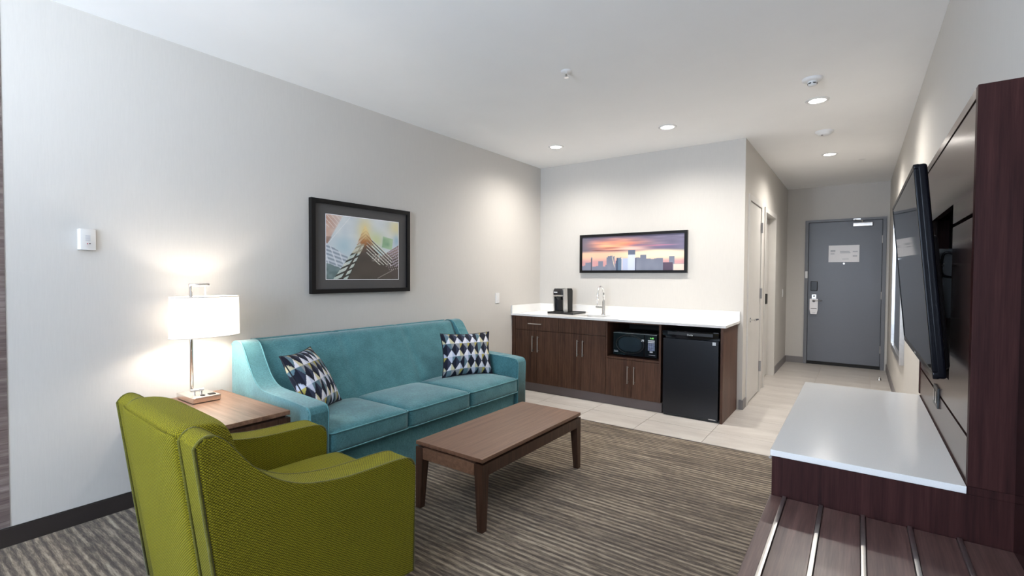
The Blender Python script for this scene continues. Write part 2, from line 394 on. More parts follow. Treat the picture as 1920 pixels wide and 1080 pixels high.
bm = bmesh.new(); bx(bm, 0, XH, YB, YB + 0.12, -0.05, H); struct('wall_back', bm, M['wall'])
D2 = (5.585, 6.335, 2.185); D3 = (6.64, 7.53, 2.175)
bm = bmesh.new(); T = 0.12
for y0, y1, z0, z1 in ((YB, D2[0], -0.05, H), (D2[0], D2[1], D2[2], H), (D2[1], D3[0], -0.05, H), (D3[0], D3[1], D3[2], H), (D3[1], YE, -0.05, H)):
    bx(bm, XH - T, XH, y0 if y0 > YB else YB + 0.12, y1, z0, z1)
struct('wall_hall', bm, M['wall'])
bm = bmesh.new()
EX0, EX1, EZ = 2.757, 3.685, 2.222
bx(bm, XH - T, EX0 - 0.03, YE, YE + 0.14, -0.05, H); bx(bm, EX1 + 0.03, W + 0.15, YE, YE + 0.14, -0.05, H); bx(bm, EX0 - 0.03, EX1 + 0.03, YE, YE + 0.14, EZ + 0.02, H)
struct('wall_entry', bm, M['wall'])
bm = bmesh.new(); bx(bm, W, W + 0.15, YR - 0.15, YE + 0.14, -0.05, H); struct('wall_right', bm, M['wall'])
bm = bmesh.new()
bx(bm, 0, WX0, YR - 0.15, YR, -0.05, H); bx(bm, WX1, W, YR - 0.15, YR, -0.05, H); bx(bm, WX0, WX1, YR - 0.15, YR, -0.05, WZ0); bx(bm, WX0, WX1, YR - 0.15, YR, WZ1, H)
struct('wall_window', bm, M['wall'])
# window behind the camera: aluminium frame, mullion, sill and two panes
wn_ = thing('window_1', ((WX0 + WX1) / 2, YR - 0.1, WZ0), kind='structure')
bm = bmesh.new()
for a in ((WX0, WX1, WZ0, WZ0 + 0.05), (WX0, WX1, WZ1 - 0.05, WZ1), (WX0, WX0 + 0.05, WZ0 + 0.05, WZ1 - 0.05), (WX1 - 0.05, WX1, WZ0 + 0.05, WZ1 - 0.05), (1.9, 1.95, WZ0 + 0.05, WZ1 - 0.05)):
    bx(bm, a[0], a[1], YR - 0.12, YR - 0.06, a[2], a[3])
obj('window_frame', bm, M['steel'], wn_)
M['pane'] = NT('window_glass').m
nt = M['pane'].node_tree; tb = nt.nodes.new('ShaderNodeBsdfTransparent'); gb = nt.nodes.new('ShaderNodeBsdfGlossy'); gb.inputs['Roughness'].default_value = 0.0
mx = nt.nodes.new('ShaderNodeMixShader'); mx.inputs[0].default_value = 0.06
nt.links.new(tb.outputs[0], mx.inputs[1]); nt.links.new(gb.outputs[0], mx.inputs[2]); nt.links.new(mx.outputs[0], nt.nodes['Material Output'].inputs[0])
for a, b in ((WX0 + 0.05, 1.9), (1.95, WX1 - 0.05)): box('pane', a, b, YR - 0.095, YR - 0.089, WZ0 + 0.05, WZ1 - 0.05, M['pane'], wn_)
box('window_sill', WX0 - 0.05, WX1 + 0.05, YR - 0.06, YR + 0.06, WZ0 - 0.03, WZ0, M['quartz'], wn_, 0.004)
# baseboards
def baseboard(name, x0, x1, y0, y1, h, m):
    bm = bmesh.new(); bx(bm, x0, x1, y0, y1, 0.0, h); bmesh.ops.bevel(bm, geom=[e for e in bm.edges if min(v.co.z for v in e.verts) > h - 1e-4], offset=0.004, segments=2, affect='EDGES')
    return struct(name, bm, m)
baseboard('baseboard_left', 0.0005, 0.014, YR, 4.76, 0.098, M['base_dark'])
baseboard('baseboard_right', W - 0.012, W - 0.0005, 3.12, YE - 0.03, 0.10, M['base_grey'])
baseboard('baseboard_back', 2.43, XH, YB - 0.012, YB - 0.0005, 0.10, M['base_grey'])
baseboard('baseboard_hall', XH + 0.0005, XH + 0.012, D3[1] + 0.11, YE, 0.10, M['base_grey'])
baseboard('baseboard_corner', XH + 0.0005, XH + 0.012, YB - 0.012, D2[0] - 0.07, 0.10, M['base_grey'])
baseboard('baseboard_entry', XH + 0.012, EX0 - 0.05, YE - 0.012, YE - 0.0005, 0.10, M['base_grey'])

# ------------------------------------------------------------------ entry door
d1 = thing('door_1', ((EX0 + EX1) / 2, YE, 0), kind='structure')
bm = bmesh.new()
for a in ((EX0 - 0.045, EX0, 0.0, EZ + 0.035), (EX1, EX1 + 0.045, 0.0, EZ + 0.035), (EX0, EX1, EZ, EZ + 0.035)):
    bx(bm, a[0], a[1], YE - 0.018, YE + 0.12, a[2], a[3])
obj('door_frame', bm, M['doorframe'], d1)
leaf = box('door_leaf', EX0 + 0.004, EX1 - 0.004, YE + 0.004, YE + 0.048, 0.05, EZ - 0.004, M['door'], d1, 0.002, 1)
box('door_sweep', EX0 + 0.004, EX1 - 0.004, YE - 0.004, YE + 0.048, 0.004, 0.05, M['rubber'], d1)
box('door_seal', EX0, EX1, YE + 0.05, YE + 0.12, 0.0, EZ, M['darkvoid'], d1)
for z in (0.30, 1.10, 1.93):
    bm = bmesh.new(); cyl(bm, (EX1 - 0.002, YE - 0.006, z - 0.055), 'z', 0.008, 0.11, 12); obj('hinge', bm, M['steel'], d1, smooth=False)
rd = box('card_lock', 2.797, 2.889, YE - 0.03, YE + 0.003, 1.153, 1.304, M['black'], d1, 0.008, 3)
box('lock_escutcheon', 2.812, 2.876, YE - 0.012, YE + 0.003, 1.02, 1.098, M['steel'], d1, 0.004)
cylo('thumb_turn', (2.845, YE - 0.03, 1.07), 'y', 0.011, 0.02, M['blackmatte'], d1, 16)
lv = bmesh.new(); cyl(lv, (2.842, YE - 0.05, 1.0), 'y', 0.013, 0.05, 16); tube(lv, [(2.842, YE - 0.05, 1.0), (2.87, YE - 0.053, 1.001), (2.955, YE - 0.05, 1.003)], [0.012, 0.011, 0.008], 10)
obj('lever_handle', lv, M['chrome'], d1, smooth=True)
cylo('peephole', (3.222, YE - 0.004, 1.575), 'y', 0.012, 0.008, M['steel'], d1, 16)
box('door_guard', EX0 - 0.037, EX0 - 0.003, YE - 0.035, YE - 0.018, 1.35, 1.46, M['white'], d1, 0.004)
cl = box('door_closer', 3.325, 3.565, YE - 0.062, YE + 0.003, 2.128, 2.185, M['steel'], d1, 0.006, 2)
bm = bmesh.new(); tube(bm, [(3.44, YE - 0.035, 2.185), (3.44, YE - 0.035, 2.21)], 0.013, 12); tube(bm, [(3.44, YE - 0.035, 2.212), (3.35, YE - 0.09, 2.222), (3.345, YE - 0.02, 2.236)], 0.007, 8)
bx(bm, 3.33, 3.42, YE - 0.03, YE - 0.018, 2.228, 2.25); obj('closer_arm', bm, M['steel'], d1)
# notice on the door, do-not-disturb card on the lever
nt_ = thing('notice', (3.217, YE, 1.6), 'white printed evacuation notice fixed to the grey entry door', 'notice')
box('sheet', 3.024, 3.411, YE - 0.0005, YE + 0.0035, 1.60, 1.856, M['paper'], nt_)
for (a, b, z0, z1) in ((3.05, 3.11, 1.755, 1.785), (3.17, 3.29, 1.752, 1.766), (3.17, 3.30, 1.735, 1.745), (3.33, 3.39, 1.75, 1.764), (3.33, 3.385, 1.68, 1.70), (3.05, 3.10, 1.72, 1.735), (3.20, 3.28, 1.64, 1.65)):
    box('printed_line', a, b, YE - 0.001, YE - 0.0004, z0, z1, M['ink'], nt_)
hg = thing('door_hanger', (2.845, YE - 0.056, 0.79), 'white do-not-disturb card hanging from the entry door lever', 'door hanger')
bm = bmesh.new(); hx, hz = 2.845, 1.0
ring_o = [(2.79, 0.79), (2.90, 0.79), (2.90, 1.03), (2.79, 1.03)]
vs_o = []
n = 32; inner = [(hx + 0.02 * math.cos(2 * PI * k / n), hz - 0.004 + 0.02 * math.sin(2 * PI * k / n)) for k in range(n)]
def sq(a):
    c, s = math.cos(a), math.sin(a); x = hx + c * 9; z = hz - 0.004 + s * 9
    t = min(((0.055 if c > 0 else 0.055) / abs(c)) if abs(c) > 1e-6 else 9, ((1.03 - hz + 0.004) / s) if s > 1e-6 else 9, ((hz - 0.004 - 0.79) / -s) if s < -1e-6 else 9)
    return (hx + c * t, hz - 0.004 + s * t)
angs = [2 * PI * k / n for k in range(n)]
outer = [sq(a) for a in angs]
for y in (YE - 0.057, YE - 0.055):
    pass
A = [[bm.verts.new((p[0], y, p[1])) for p in L] for y in (YE - 0.0575, YE - 0.0555) for L in (inner, outer)]
for k in range(n):
    k2 = (k + 1) % n
    bm.faces.new((A[0][k], A[0][k2], A[1][k2], A[1][k])); bm.faces.new((A[2][k], A[2][k2], A[3][k2], A[3][k]))
    bm.faces.new((A[0][k], A[0][k2], A[2][k2], A[2][k])); bm.faces.new((A[1][k], A[1][k2], A[3][k2], A[3][k]))
obj('card', bm, M['paper'], hg)
box('printed_line', 2.805, 2.885, YE - 0.0585, YE - 0.0574, 0.875, 0.881, M['inkdark'], hg)
box('printed_line', 2.83, 2.865, YE - 0.0585, YE - 0.0574, 0.81, 0.815, M['ink'], hg)
# ------------------------------------------------------------------ closet door and bathroom door in the hall
def casing(parent, y0, y1, z, w=0.055, ext=0.0):
    bm = bmesh.new()
    for a in ((y0 - w, y0, 0, z + w), (y1, y1 + w, 0, z + w), (y0, y1, z, z + w)):
        bx(bm, XH - T, XH + 0.016, a[0], a[1], a[2], a[3])
    return obj('door_casing', bm, M['trimwhite'], parent)
def carve(y0, y1, z): pass
d2 = thing('door_2', (XH, 5.96, 0), kind='structure')
casing(d2, D2[0] + 0.012, D2[1] - 0.012, D2[2] - 0.012, 0.06)
box('door_leaf', XH - 0.035, XH + 0.004, D2[0] + 0.016, D2[1] - 0.016, 0.012, D2[2] - 0.016, M['trimwhite'], d2, 0.002, 1)
for z in (0.31, 1.17, 1.94): cylo('hinge', (XH + 0.016, D2[1] - 0.010, z - 0.06), 'z', 0.014, 0.12, M['hinge'], d2, 12)
bm = bmesh.new(); cyl(bm, (XH + 0.004, 5.695, 0.90), 'x', 0.026, 0.010, 20); cyl(bm, (XH + 0.01, 5.695, 0.90), 'x', 0.011, 0.045, 12)
tube(bm, [(XH + 0.055, 5.69, 0.90), (XH + 0.060, 5.73, 0.903), (XH + 0.062, 5.84, 0.898)], [0.014, 0.013, 0.011], 10); obj('lever_handle', bm, M['chrome'], d2, smooth=False)
d3 = thing('door_3', (XH, 7.08, 0), kind='structure')
casing(d3, D3[0] + 0.012, D3[1] - 0.012, D3[2] - 0.012, 0.06)
box('door_leaf', XH - 0.115, XH - 0.075, D3[0] + 0.016, D3[1] - 0.03, 0.012, D3[2] - 0.02, M['trimwhite'], d3, 0.002, 1)
box('door_lock', XH - 0.076, XH - 0.05, 7.24, 7.34, 1.0, 1.14, M['black'], d3, 0.005)
box('gap_light_block', XH - 0.40, XH - T - 0.001, D2[0] - 0.1, D3[1] + 0.1, 0, 2.3, M['darkvoid'], d3)  # added dark block, keeps sky light out of the door gaps
def plate(name, c, axis, w, h, label, kind='rocker'):
    t = thing(name, c, label, 'switch')
    x, y, z = c
    if axis == 'x':
        box('wall_plate', x, x + 0.006, y - w / 2, y + w / 2, z - h / 2, z + h / 2, M['white'], t, 0.002)
        box('rocker', x + 0.005, x + 0.010, y - w * 0.22, y + w * 0.22, z - h * 0.28, z + h * 0.28, M['white'], t, 0.0015)
    return t
plate('light_switch', (XH + 0.0003, 8.44, 1.12), 'x', 0.075, 0.12, 'white light switch on the hall wall near the entry door')
plate('light_switch', (0.0003, 4.44, 1.105), 'x', 0.075, 0.12, 'white wall switch left of the kitchenette counter')
ds = thing('door_stop', (3.655, 8.0, 0.001), 'small chrome door stop on the tiled hall floor', 'door stop')
bm = bmesh.new(); lathe(bm, (3.655, 8.0, 0.001), [(0.0001, 0), (0.024, 0), (0.024, 0.006), (0.018, 0.03), (0.012, 0.045), (0.0001, 0.047)], 16); obj('dome', bm, M['chrome'], ds, smooth=True)
box('rubber_bumper', 3.640, 3.672, 8.014, 8.026, 0.010, 0.032, M['rubber'], ds, 0.003)
# mirror on right wall of hall
mr = thing('wall_mirror', (W, 6.43, 0.55), 'tall silver-framed mirror on the right hall wall beyond the television', 'mirror')
bm = bmesh.new()
for a in ((5.70, 7.17, 0.55, 0.61), (5.70, 7.17, 2.0, 2.06), (5.70, 5.76, 0.61, 2.0), (7.11, 7.17, 0.61, 2.0)):
    bx(bm, W - 0.036, W - 0.0005, a[0], a[1], a[2], a[3])
obj('mirror_frame', bm, M['steel'], mr); box('mirror_glass', W - 0.022, W - 0.016, 5.76, 7.11, 0.61, 2.0, M['mirror'], mr)

# ------------------------------------------------------------------ ceiling fixtures
def downlight(x, y, label, k=1.0):
    t = thing('downlight', (x, y, H - 0.004), label, 'light', 'recessed ceiling downlights')
    bm = bmesh.new(); lathe(bm, (x, y, H), [(0.058, -0.001), (0.060, -0.006), (0.080, -0.004), (0.084, -0.0005), (0.058, -0.0005), (0.058, -0.001)], 36); obj('trim_ring', bm, M['white'], t, smooth=True)
    bm = bmesh.new(); bmesh.ops.create_circle(bm, cap_ends=True, segments=36, radius=0.0585, matrix=Matrix.Translation((x, y, H - 0.0025))); obj('diffuser', bm, M['led'], t)
    l = bpy.data.lights.new('downlight_beam', 'SPOT'); l.energy = DOWN_W * k; l.color = (1.0, 0.95, 0.88); l.spot_size = math.radians(160); l.spot_blend = 1.0; l.shadow_soft_size = 0.055
    o = bpy.data.objects.new('downlight_beam', l); COL.objects.link(o); o.parent = t; o.location = (0, 0, -0.012)
    return t
downlight(0.705, 4.563, 'round recessed downlight in the ceiling corner near the left wall')
downlight(1.922, 4.563, 'round recessed downlight in the ceiling above the microwave')
downlight(3.118, 4.563, 'largest-looking recessed downlight, beside the ceiling sprinkler at the hall mouth')
downlight(3.115, 6.62, 'round recessed downlight in the hall ceiling before the entry door', 1.4)
def sprinkler(x, y, label):
    t = thing('sprinkler', (x, y, H - 0.035), label, 'sprinkler')
    bm = bmesh.new(); lathe(bm, (x, y, H), [(0.0001, -0.008), (0.022, -0.008), (0.036, -0.004), (0.038, -0.0005)], 24); obj('escutcheon', bm, M['white'], t, smooth=True)
    bm = bmesh.new(); cyl(bm, (x, y, H - 0.022), 'z', 0.009, 0.016, 12)
    for s in (-1, 1): tube(bm, [(x + s * 0.008, y, H - 0.02), (x + s * 0.011, y, H - 0.03), (x, y, H - 0.042)], 0.0025, 6)
    obj('frame_arms', bm, M['chrome'], t); tubeo('bulb', [(x, y, H - 0.04), (x, y, H - 0.022)], 0.003, M['blackmatte'], t)
    cylo('deflector', (x, y, H - 0.045), 'z', 0.016, 0.002, M['chrome'], t, 16)
    return t
sprinkler(1.752, 2.932, 'small white pendent sprinkler head in the middle of the ceiling')
t = thing('strobe_detector', (3.119, 4.05, H - 0.05), 'white ceiling detector just in front of the hall-mouth downlight', 'detector')
bm = bmesh.new(); lathe(bm, (3.119, 4.05, H), [(0.0001, -0.022), (0.05, -0.02), (0.062, -0.012), (0.066, -0.0005)], 32); obj('base', bm, M['white'], t, smooth=True)
bm = bmesh.new(); lathe(bm, (3.119, 4.05, H), [(0.0001, -0.05), (0.026, -0.048), (0.030, -0.02)], 24); obj('sensor_head', bm, M['white'], t, smooth=True)
for a in range(6):
    c, s = math.cos(a * PI / 3), math.sin(a * PI / 3); bm = bmesh.new(); bmesh.ops.create_cube(bm, size=1, matrix=Matrix.Translation((3.119 + 0.0285 * c, 4.05 + 0.0285 * s, H - 0.036)) @ Matrix.Rotation(a * PI / 3, 4, 'Z') @ Matrix.Diagonal((0.003, 0.018, 0.007, 1))); obj('slot', bm, M['blackmatte'], t)
t = thing('smoke_detector', (3.117, 5.56, H - 0.04), 'round white smoke detector on the hall ceiling between two downlights', 'smoke detector')
bm = bmesh.new(); lathe(bm, (3.117, 5.56, H), [(0.0001, -0.042), (0.04, -0.040), (0.056, -0.030), (0.06, -0.018), (0.075, -0.014), (0.078, -0.0005)], 36); obj('body', bm, M['white'], t, smooth=True)
cylo('test_button', (3.10, 5.53, H - 0.0435), 'z', 0.009, 0.004, M['base_grey'], t, 16)
t = thing('concealed_sprinkler', (3.417, 7.12, H - 0.004), 'tiny flat concealed sprinkler cap near the entry end of the hall ceiling', 'sprinkler')
bm = bmesh.new(); lathe(bm, (3.417, 7.12, H), [(0.0001, -0.004), (0.034, -0.004), (0.036, -0.0005)], 24); obj('cover_plate', bm, M['white'], t, smooth=True)

# ================================================================== KITCHENETTE
YF = 4.738                                         # face of the doors
def handle(parent, x, y, z0, z1, horiz=False, m=None):
    bm = bmesh.new(); m = m or M['steel']; r = 0.0055
    if horiz:
        tube(bm, [(z0, y - 0.030, x), (z1, y - 0.030, x)], r, 10)
        for q in (z0 + 0.015, z1 - 0.015): tube(bm, [(q, y - 0.030, x), (q, y + 0.001, x)], r * 0.9, 8)
    else:
        tube(bm, [(x, y - 0.030, z0), (x, y - 0.030, z1)], r, 10)
        for q in (z0 + 0.015, z1 - 0.015): tube(bm, [(x, y - 0.030, q), (x, y + 0.001, q)], r * 0.9, 8)
    return obj('handle', bm, m, parent, wn=True)
def front(name, x0, x1, z0, z1, parent): return box(name, x0, x1, YF, YF + 0.019, z0, z1, M['kwood'], parent, 0.0012, 1)
# unit 1: drawer over two doors
c1 = thing('base_cabinet', (0.345, 5.05, 0.1), 'dark wood cabinet with a handled drawer over two doors, beside the left wall', 'cabinet', 'kitchenette base cabinets')
box('carcass', 0.004, 0.648, YF + 0.021, YB - 0.003, 0.1, 0.888, M['kwood'], c1)
box('filler', 0.003, 0.052, YF, YF + 0.02, 0.1, 0.886, M['kwood'], c1)
dr = front('drawer', 0.056, 0.647, 0.725, 0.884, c1); handle(dr, 0.802, YF, 0.254, 0.438, True)
a = front('door', 0.056, 0.352, 0.102, 0.721, c1); handle(a, 0.313, YF, 0.474, 0.660)
a = front('door', 0.356, 0.647, 0.102, 0.721, c1); handle(a, 0.385, YF, 0.474, 0.660)
c2 = thing('base_cabinet', (0.94, 5.05, 0.1), 'dark wood sink cabinet with two tall doors and plain false fronts', 'cabinet', 'kitchenette base cabinets')
bm = bmesh.new()
for q in ((0.651, 0.669, 0.1, 0.888), (1.211, 1.229, 0.1, 0.888), (0.669, 1.211, 0.1, 0.118)): bx(bm, q[0], q[1], YF + 0.021, YB - 0.003, q[2], q[3])
obj('carcass', bm, M['kwood'], c2)
front('false_front', 0.651, 0.937, 0.725, 0.884, c2); front('false_front', 0.940, 1.229, 0.725, 0.884, c2)
a = front('door', 0.651, 0.937, 0.102, 0.721, c2); handle(a, 0.904, YF, 0.478, 0.658)
a = front('door', 0.940, 1.229, 0.102, 0.721, c2); handle(a, 0.970, YF, 0.478, 0.658)
c3 = thing('base_cabinet', (1.53, 5.05, 0.1), 'dark wood cabinet with an open microwave niche over two short doors', 'cabinet', 'kitchenette base cabinets')
bm = bmesh.new()
for q in ((1.232, 1.250, 0.1, 0.888), (1.807, 1.828, 0.1, 0.888), (1.250, 1.807, 0.497, 0.516), (1.250, 1.807, 0.1, 0.118), (1.250, 1.807, 0.878, 0.888)):
    bx(bm, q[0], q[1], YF + 0.002, YB - 0.003, q[2], q[3])
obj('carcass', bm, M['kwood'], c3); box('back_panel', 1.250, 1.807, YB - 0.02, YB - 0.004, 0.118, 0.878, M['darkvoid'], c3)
bm = bmesh.new()
for q in ((1.232, 1.251, 0.497, 0.887), (1.806, 1.828, 0.497, 0.887), (1.251, 1.806, 0.497, 0.517), (1.251, 1.806, 0.876, 0.887)): bx(bm, q[0], q[1], YF, YF + 0.002, q[2], q[3])
obj('niche_edging', bm, M['kwood'], c3)
a = front('door', 1.234, 1.521, 0.104, 0.493, c3); handle(a, 1.489, YF, 0.254, 0.435)
a = front('door', 1.525, 1.826, 0.104, 0.493, c3); handle(a, 1.559, YF, 0.254, 0.435)
tk = box('toe_kick', 0.003, 1.838, YF + 0.012, YF + 0.03, 0.001, 0.0995, M['base_grey'])
M['toe'] = plain('toe_kick_grey_brown', srgb(98, 88, 88), 0.4, vary=0.06); tk.data.materials[0] = M['toe']
tag(tk, 'grey-brown toe kick board under the kitchenette cabinets', 'toe kick')
ep = thing('fridge_surround', (2.40, 5.04, 0.001), 'dark wood upright end board closing the counter right of the mini fridge', 'fridge surround')
box('end_board', 2.390, 2.412, YF - 0.03, YB - 0.014, 0.001, 0.888, M['kwood'], ep, 0.001, 1)
box('fixing_rail', 1.830, 2.389, YB - 0.05, YB - 0.014, 0.850, 0.888, M['kwood'], ep)
# counter top with a cut-out for the sink
SX0, SX1, SY0, SY1 = 0.83, 1.13, 4.850, 5.12
ct = thing('countertop', (1.21, 5.04, 0.889), 'white quartz countertop with low backsplash over the dark cabinets', 'countertop')
bm = bmesh.new()
for q in ((0.002, SX0, YF - 0.024, YB - 0.002), (SX1, 2.432, YF - 0.024, YB - 0.002), (SX0, SX1, YF - 0.024, SY0), (SX0, SX1, SY1, YB - 0.002)): bx(bm, q[0], q[1], q[2], q[3], 0.889, 0.912)
bmesh.ops.remove_doubles(bm, verts=bm.verts[:], dist=1e-5); obj('slab', bm, M['quartz'], ct)
box('backsplash', 0.002, 2.432, YB - 0.022, YB - 0.002, 0.912, 1.008, M['quartz'], ct, 0.0015, 1)
box('side_splash', 0.002, 0.022, YF - 0.024, YB - 0.022, 0.912, 1.008, M['quartz'], ct, 0.0015, 1)
sk = thing('sink', (0.98, 4.985, 0.74), 'small stainless undermount sink in the white countertop below the faucet', 'sink')
bm = bmesh.new()
g = 0.006
for q in ((SX0 - g, SX0, SY0 - g, SY1 + g, 0.735, 0.8885), (SX1, SX1 + g, SY0 - g, SY1 + g, 0.735, 0.8885), (SX0, SX1, SY0 - g, SY0, 0.735, 0.8885), (SX0, SX1, SY1, SY1 + g, 0.735, 0.8885), (SX0, SX1, SY0, SY1, 0.735, 0.741)): bx(bm, *q)
obj('basin', bm, M['sinksteel'], sk); cylo('drain', (0.98, 4.985, 0.741), 'z', 0.04, 0.003, M['chrome'], sk, 24)
# faucet
fx, fy, fz = 0.99, 5.20, 0.912
fa = thing('faucet', (fx, fy, fz), 'chrome gooseneck faucet with a side lever behind the sink', 'faucet')
bm = bmesh.new(); lathe(bm, (fx, fy, fz), [(0.026, 0.0), (0.026, 0.008), (0.020, 0.014), (0.019, 0.16), (0.013, 0.17)], 24); obj('body', bm, M['chrome'], fa, smooth=True)
arc = [(fx, fy, fz + 0.165), (fx, fy, fz + 0.245)] + [(fx, fy - 0.08 + 0.08 * math.cos(t), fz + 0.245 + 0.085 * math.sin(t)) for t in [PI * k / 12 for k in range(1, 13)]] + [(fx, fy - 0.162, fz + 0.20)]
tubeo('spout', arc, 0.011, M['chrome'], fa, 14); tubeo('spray_head', [(fx, fy - 0.161, fz + 0.235), (fx, fy - 0.163, fz + 0.20), (fx, fy - 0.165, fz + 0.175)], [0.012, 0.0145, 0.014], M['chrome'], fa, 14)
bm = bmesh.new(); cyl(bm, (fx - 0.085, fy, fz + 0.085), 'x', 0.015, 0.075, 18); cyl(bm, (fx - 0.095, fy, fz + 0.085), 'x', 0.017, 0.022, 18); tube(bm, [(fx - 0.084, fy, fz + 0.09), (fx - 0.084, fy, fz + 0.175)], 0.005, 8)
obj('lever', bm, M['chrome'], fa, wn=True)
# tray and coffee maker
tr = thing('pod_tray', (0.55, 5.10, 0.9125), 'flat black tray under the coffee maker on the counter', 'tray')
box('base', 0.376, 0.722, 4.945, 5.27, 0.9125, 0.928, M['black'], tr, 0.003)
bm = bmesh.new()
for q in ((0.376, 0.722, 4.945, 4.953), (0.376, 0.722, 5.262, 5.27), (0.376, 0.384, 4.953, 5.262), (0.714, 0.722, 4.953, 5.262)): bx(bm, q[0], q[1], q[2], q[3], 0.927, 0.935)
obj('rim', bm, M['black'], tr)
cm = thing('coffee_maker', (0.50, 5.09, 0.928), 'black and silver single-cup coffee maker on a black tray', 'coffee maker')
cx0, cx1, cy0, cy1, cz0, cz1 = 0.425, 0.572, 4.975, 5.215, 0.9285, 1.218
prof = [(cy0 + 0.09, cz0), (cy1, cz0), (cy1, cz1 - 0.03), (cy1 - 0.02, cz1 - 0.004), (cy0 + 0.09, cz1)]
bm = bmesh.new(); prism(bm, prof, 'x', cx0 + 0.012, cx1 - 0.0); bev(bm, 0.004); obj('water_tank', bm, M['blackmatte'], cm, wn=True)
for x0, x1 in ((cx0, cx0 + 0.014), (cx1 - 0.014, cx1 + 0.002)):
    bm = bmesh.new(); prism(bm, [(cy0 + 0.03, cz0), (cy0 + 0.115, cz0), (cy0 + 0.10, cz1 + 0.002), (cy0 + 0.012, cz1 - 0.012), (cy0 + 0.02, cz1 - 0.09)], 'x', x0, x1); bev(bm, 0.003); obj('side_trim', bm, M['steel'], cm, wn=True)
bm = bmesh.new(); prism(bm, [(cy0, cz1 - 0.085), (cy0 + 0.09, cz1 - 0.105), (cy0 + 0.09, cz1), (cy0 + 0.02, cz1 - 0.004), (cy0 + 0.002, cz1 - 0.03)], 'x', cx0 + 0.014, cx1 - 0.014); bev(bm, 0.004); hd = obj('brew_head', bm, M['gloss'], cm, wn=True)
box('silver_lip', cx0 + 0.012, cx1 - 0.012, cy0 - 0.004, cy0 + 0.02, cz1 - 0.097, cz1 - 0.080, M['steel'], cm, 0.003)
box('logo_plate', cx0 + 0.022, cx0 + 0.068, cy0 - 0.0005, cy0 + 0.002, cz1 - 0.055, cz1 - 0.042, M['frost'], cm)
box('cup_recess', cx0 + 0.016, cx1 - 0.016, cy0 + 0.075, cy0 + 0.09, cz0 + 0.02, cz1 - 0.1, M['gloss'], cm)
bm = bmesh.new(); lathe(bm, (0.4985, cy0 + 0.045, cz1 - 0.14), [(0.0001, 0), (0.022, 0), (0.05, 0.045), (0.0001, 0.045)], 20); obj('funnel', bm, M['black'], cm, wn=True)
box('drip_tray', cx0 + 0.016, cx1 - 0.016, cy0 - 0.01, cy0 + 0.085, cz0, cz0 + 0.018, M['black'], cm, 0.006, 3)
# microwave
mw = thing('microwave', (1.53, 5.0, 0.5165), 'black countertop microwave inside the open cabinet niche', 'microwave')
mx0, mx1, my, mz0, mz1 = 1.288, 1.768, 4.800, 0.527, 0.776
box('housing', mx0, mx1, my + 0.028, my + 0.36, mz0, mz1, M['black'], mw, 0.004)
for x in (mx0 + 0.03, mx1 - 0.03):
    for y in (my + 0.06, my + 0.32): cylo('foot', (x, y, 0.5165), 'z', 0.012, 0.011, M['rubber'], mw, 12)
dx1 = mx0 + 0.345
dd = box('door', mx0 + 0.001, dx1, my, my + 0.03, mz0 + 0.004, mz1 - 0.004, M['gloss'], mw, 0.006, 3)
bm = bmesh.new(); ec = (mx0 + 0.19, (mz0 + mz1) / 2); EL = [(ec[0] + 0.125 * math.copysign(abs(math.cos(t)) ** 0.75, math.cos(t)), ec[1] + 0.075 * math.copysign(abs(math.sin(t)) ** 0.8, math.sin(t))) for t in [2 * PI * k / 48 for k in range(48)]]
prism(bm, EL, 'y', my - 0.0008, my + 0.004); M['mwwin'] = plain('microwave_window', srgb(38, 46, 54), 0.12, vary=0.1); obj('window', bm, M['mwwin'], dd)
tubeo('window_rim', [(ec[0] + 0.152 * math.cos(t), my - 0.001, ec[1] + 0.098 * math.sin(t)) for t in [2 * PI * k / 48 for k in range(48)]], 0.004, M['black'], dd, 8, True)
box('top_highlight_trim', mx0 + 0.004, mx1 - 0.004, my - 0.001, my + 0.003, mz1 - 0.012, mz1 - 0.008, M['steel'], dd)
cp = box('control_panel', dx1 + 0.002, mx1 - 0.001, my, my + 0.03, mz0 + 0.004, mz1 - 0.004, M['gloss'], mw, 0.006, 3)
box('display', 1.677, 1.736, my - 0.001, my + 0.002, 0.722, 0.740, M['blackmatte'], cp)
text('clock_digits', '1:15', 0.022, M['clock'], cp, Matrix.Translation((1.712, my - 0.002, 0.731)) @ Matrix.Rotation(PI / 2, 4, 'X'))
for q in ((1.672, 1.742, 0.699, 0.711), (1.672, 1.742, 0.684, 0.693)): box('key_row', q[0], q[1], my - 0.0015, my + 0.002, q[2], q[3], M['frost'], cp)
for i in range(4):
    for j in range(6):
        box('key', 1.673 + i * 0.018, 1.688 + i * 0.018, my - 0.0015, my + 0.002, 0.605 + j * 0.0128, 0.6145 + j * 0.0128, M['keys'], cp)
box('start_key', 1.691, 1.722, my - 0.0015, my + 0.002, 0.584, 0.598, M['frost'], cp)
box('printed_line', 1.68, 1.748, my - 0.0006, my + 0.002, 0.558, 0.561, M['ink'], cp)
for z in (0.572, 0.560): box('printed_line', mx0 + 0.012, mx0 + 0.06, my - 0.0006, my + 0.002, z, z + 0.004, M['ink'], dd)
box('energy_label', dx1 - 0.032, dx1 - 0.004, my - 0.0012, my + 0.002, 0.690, 0.712, M['frost'], dd)
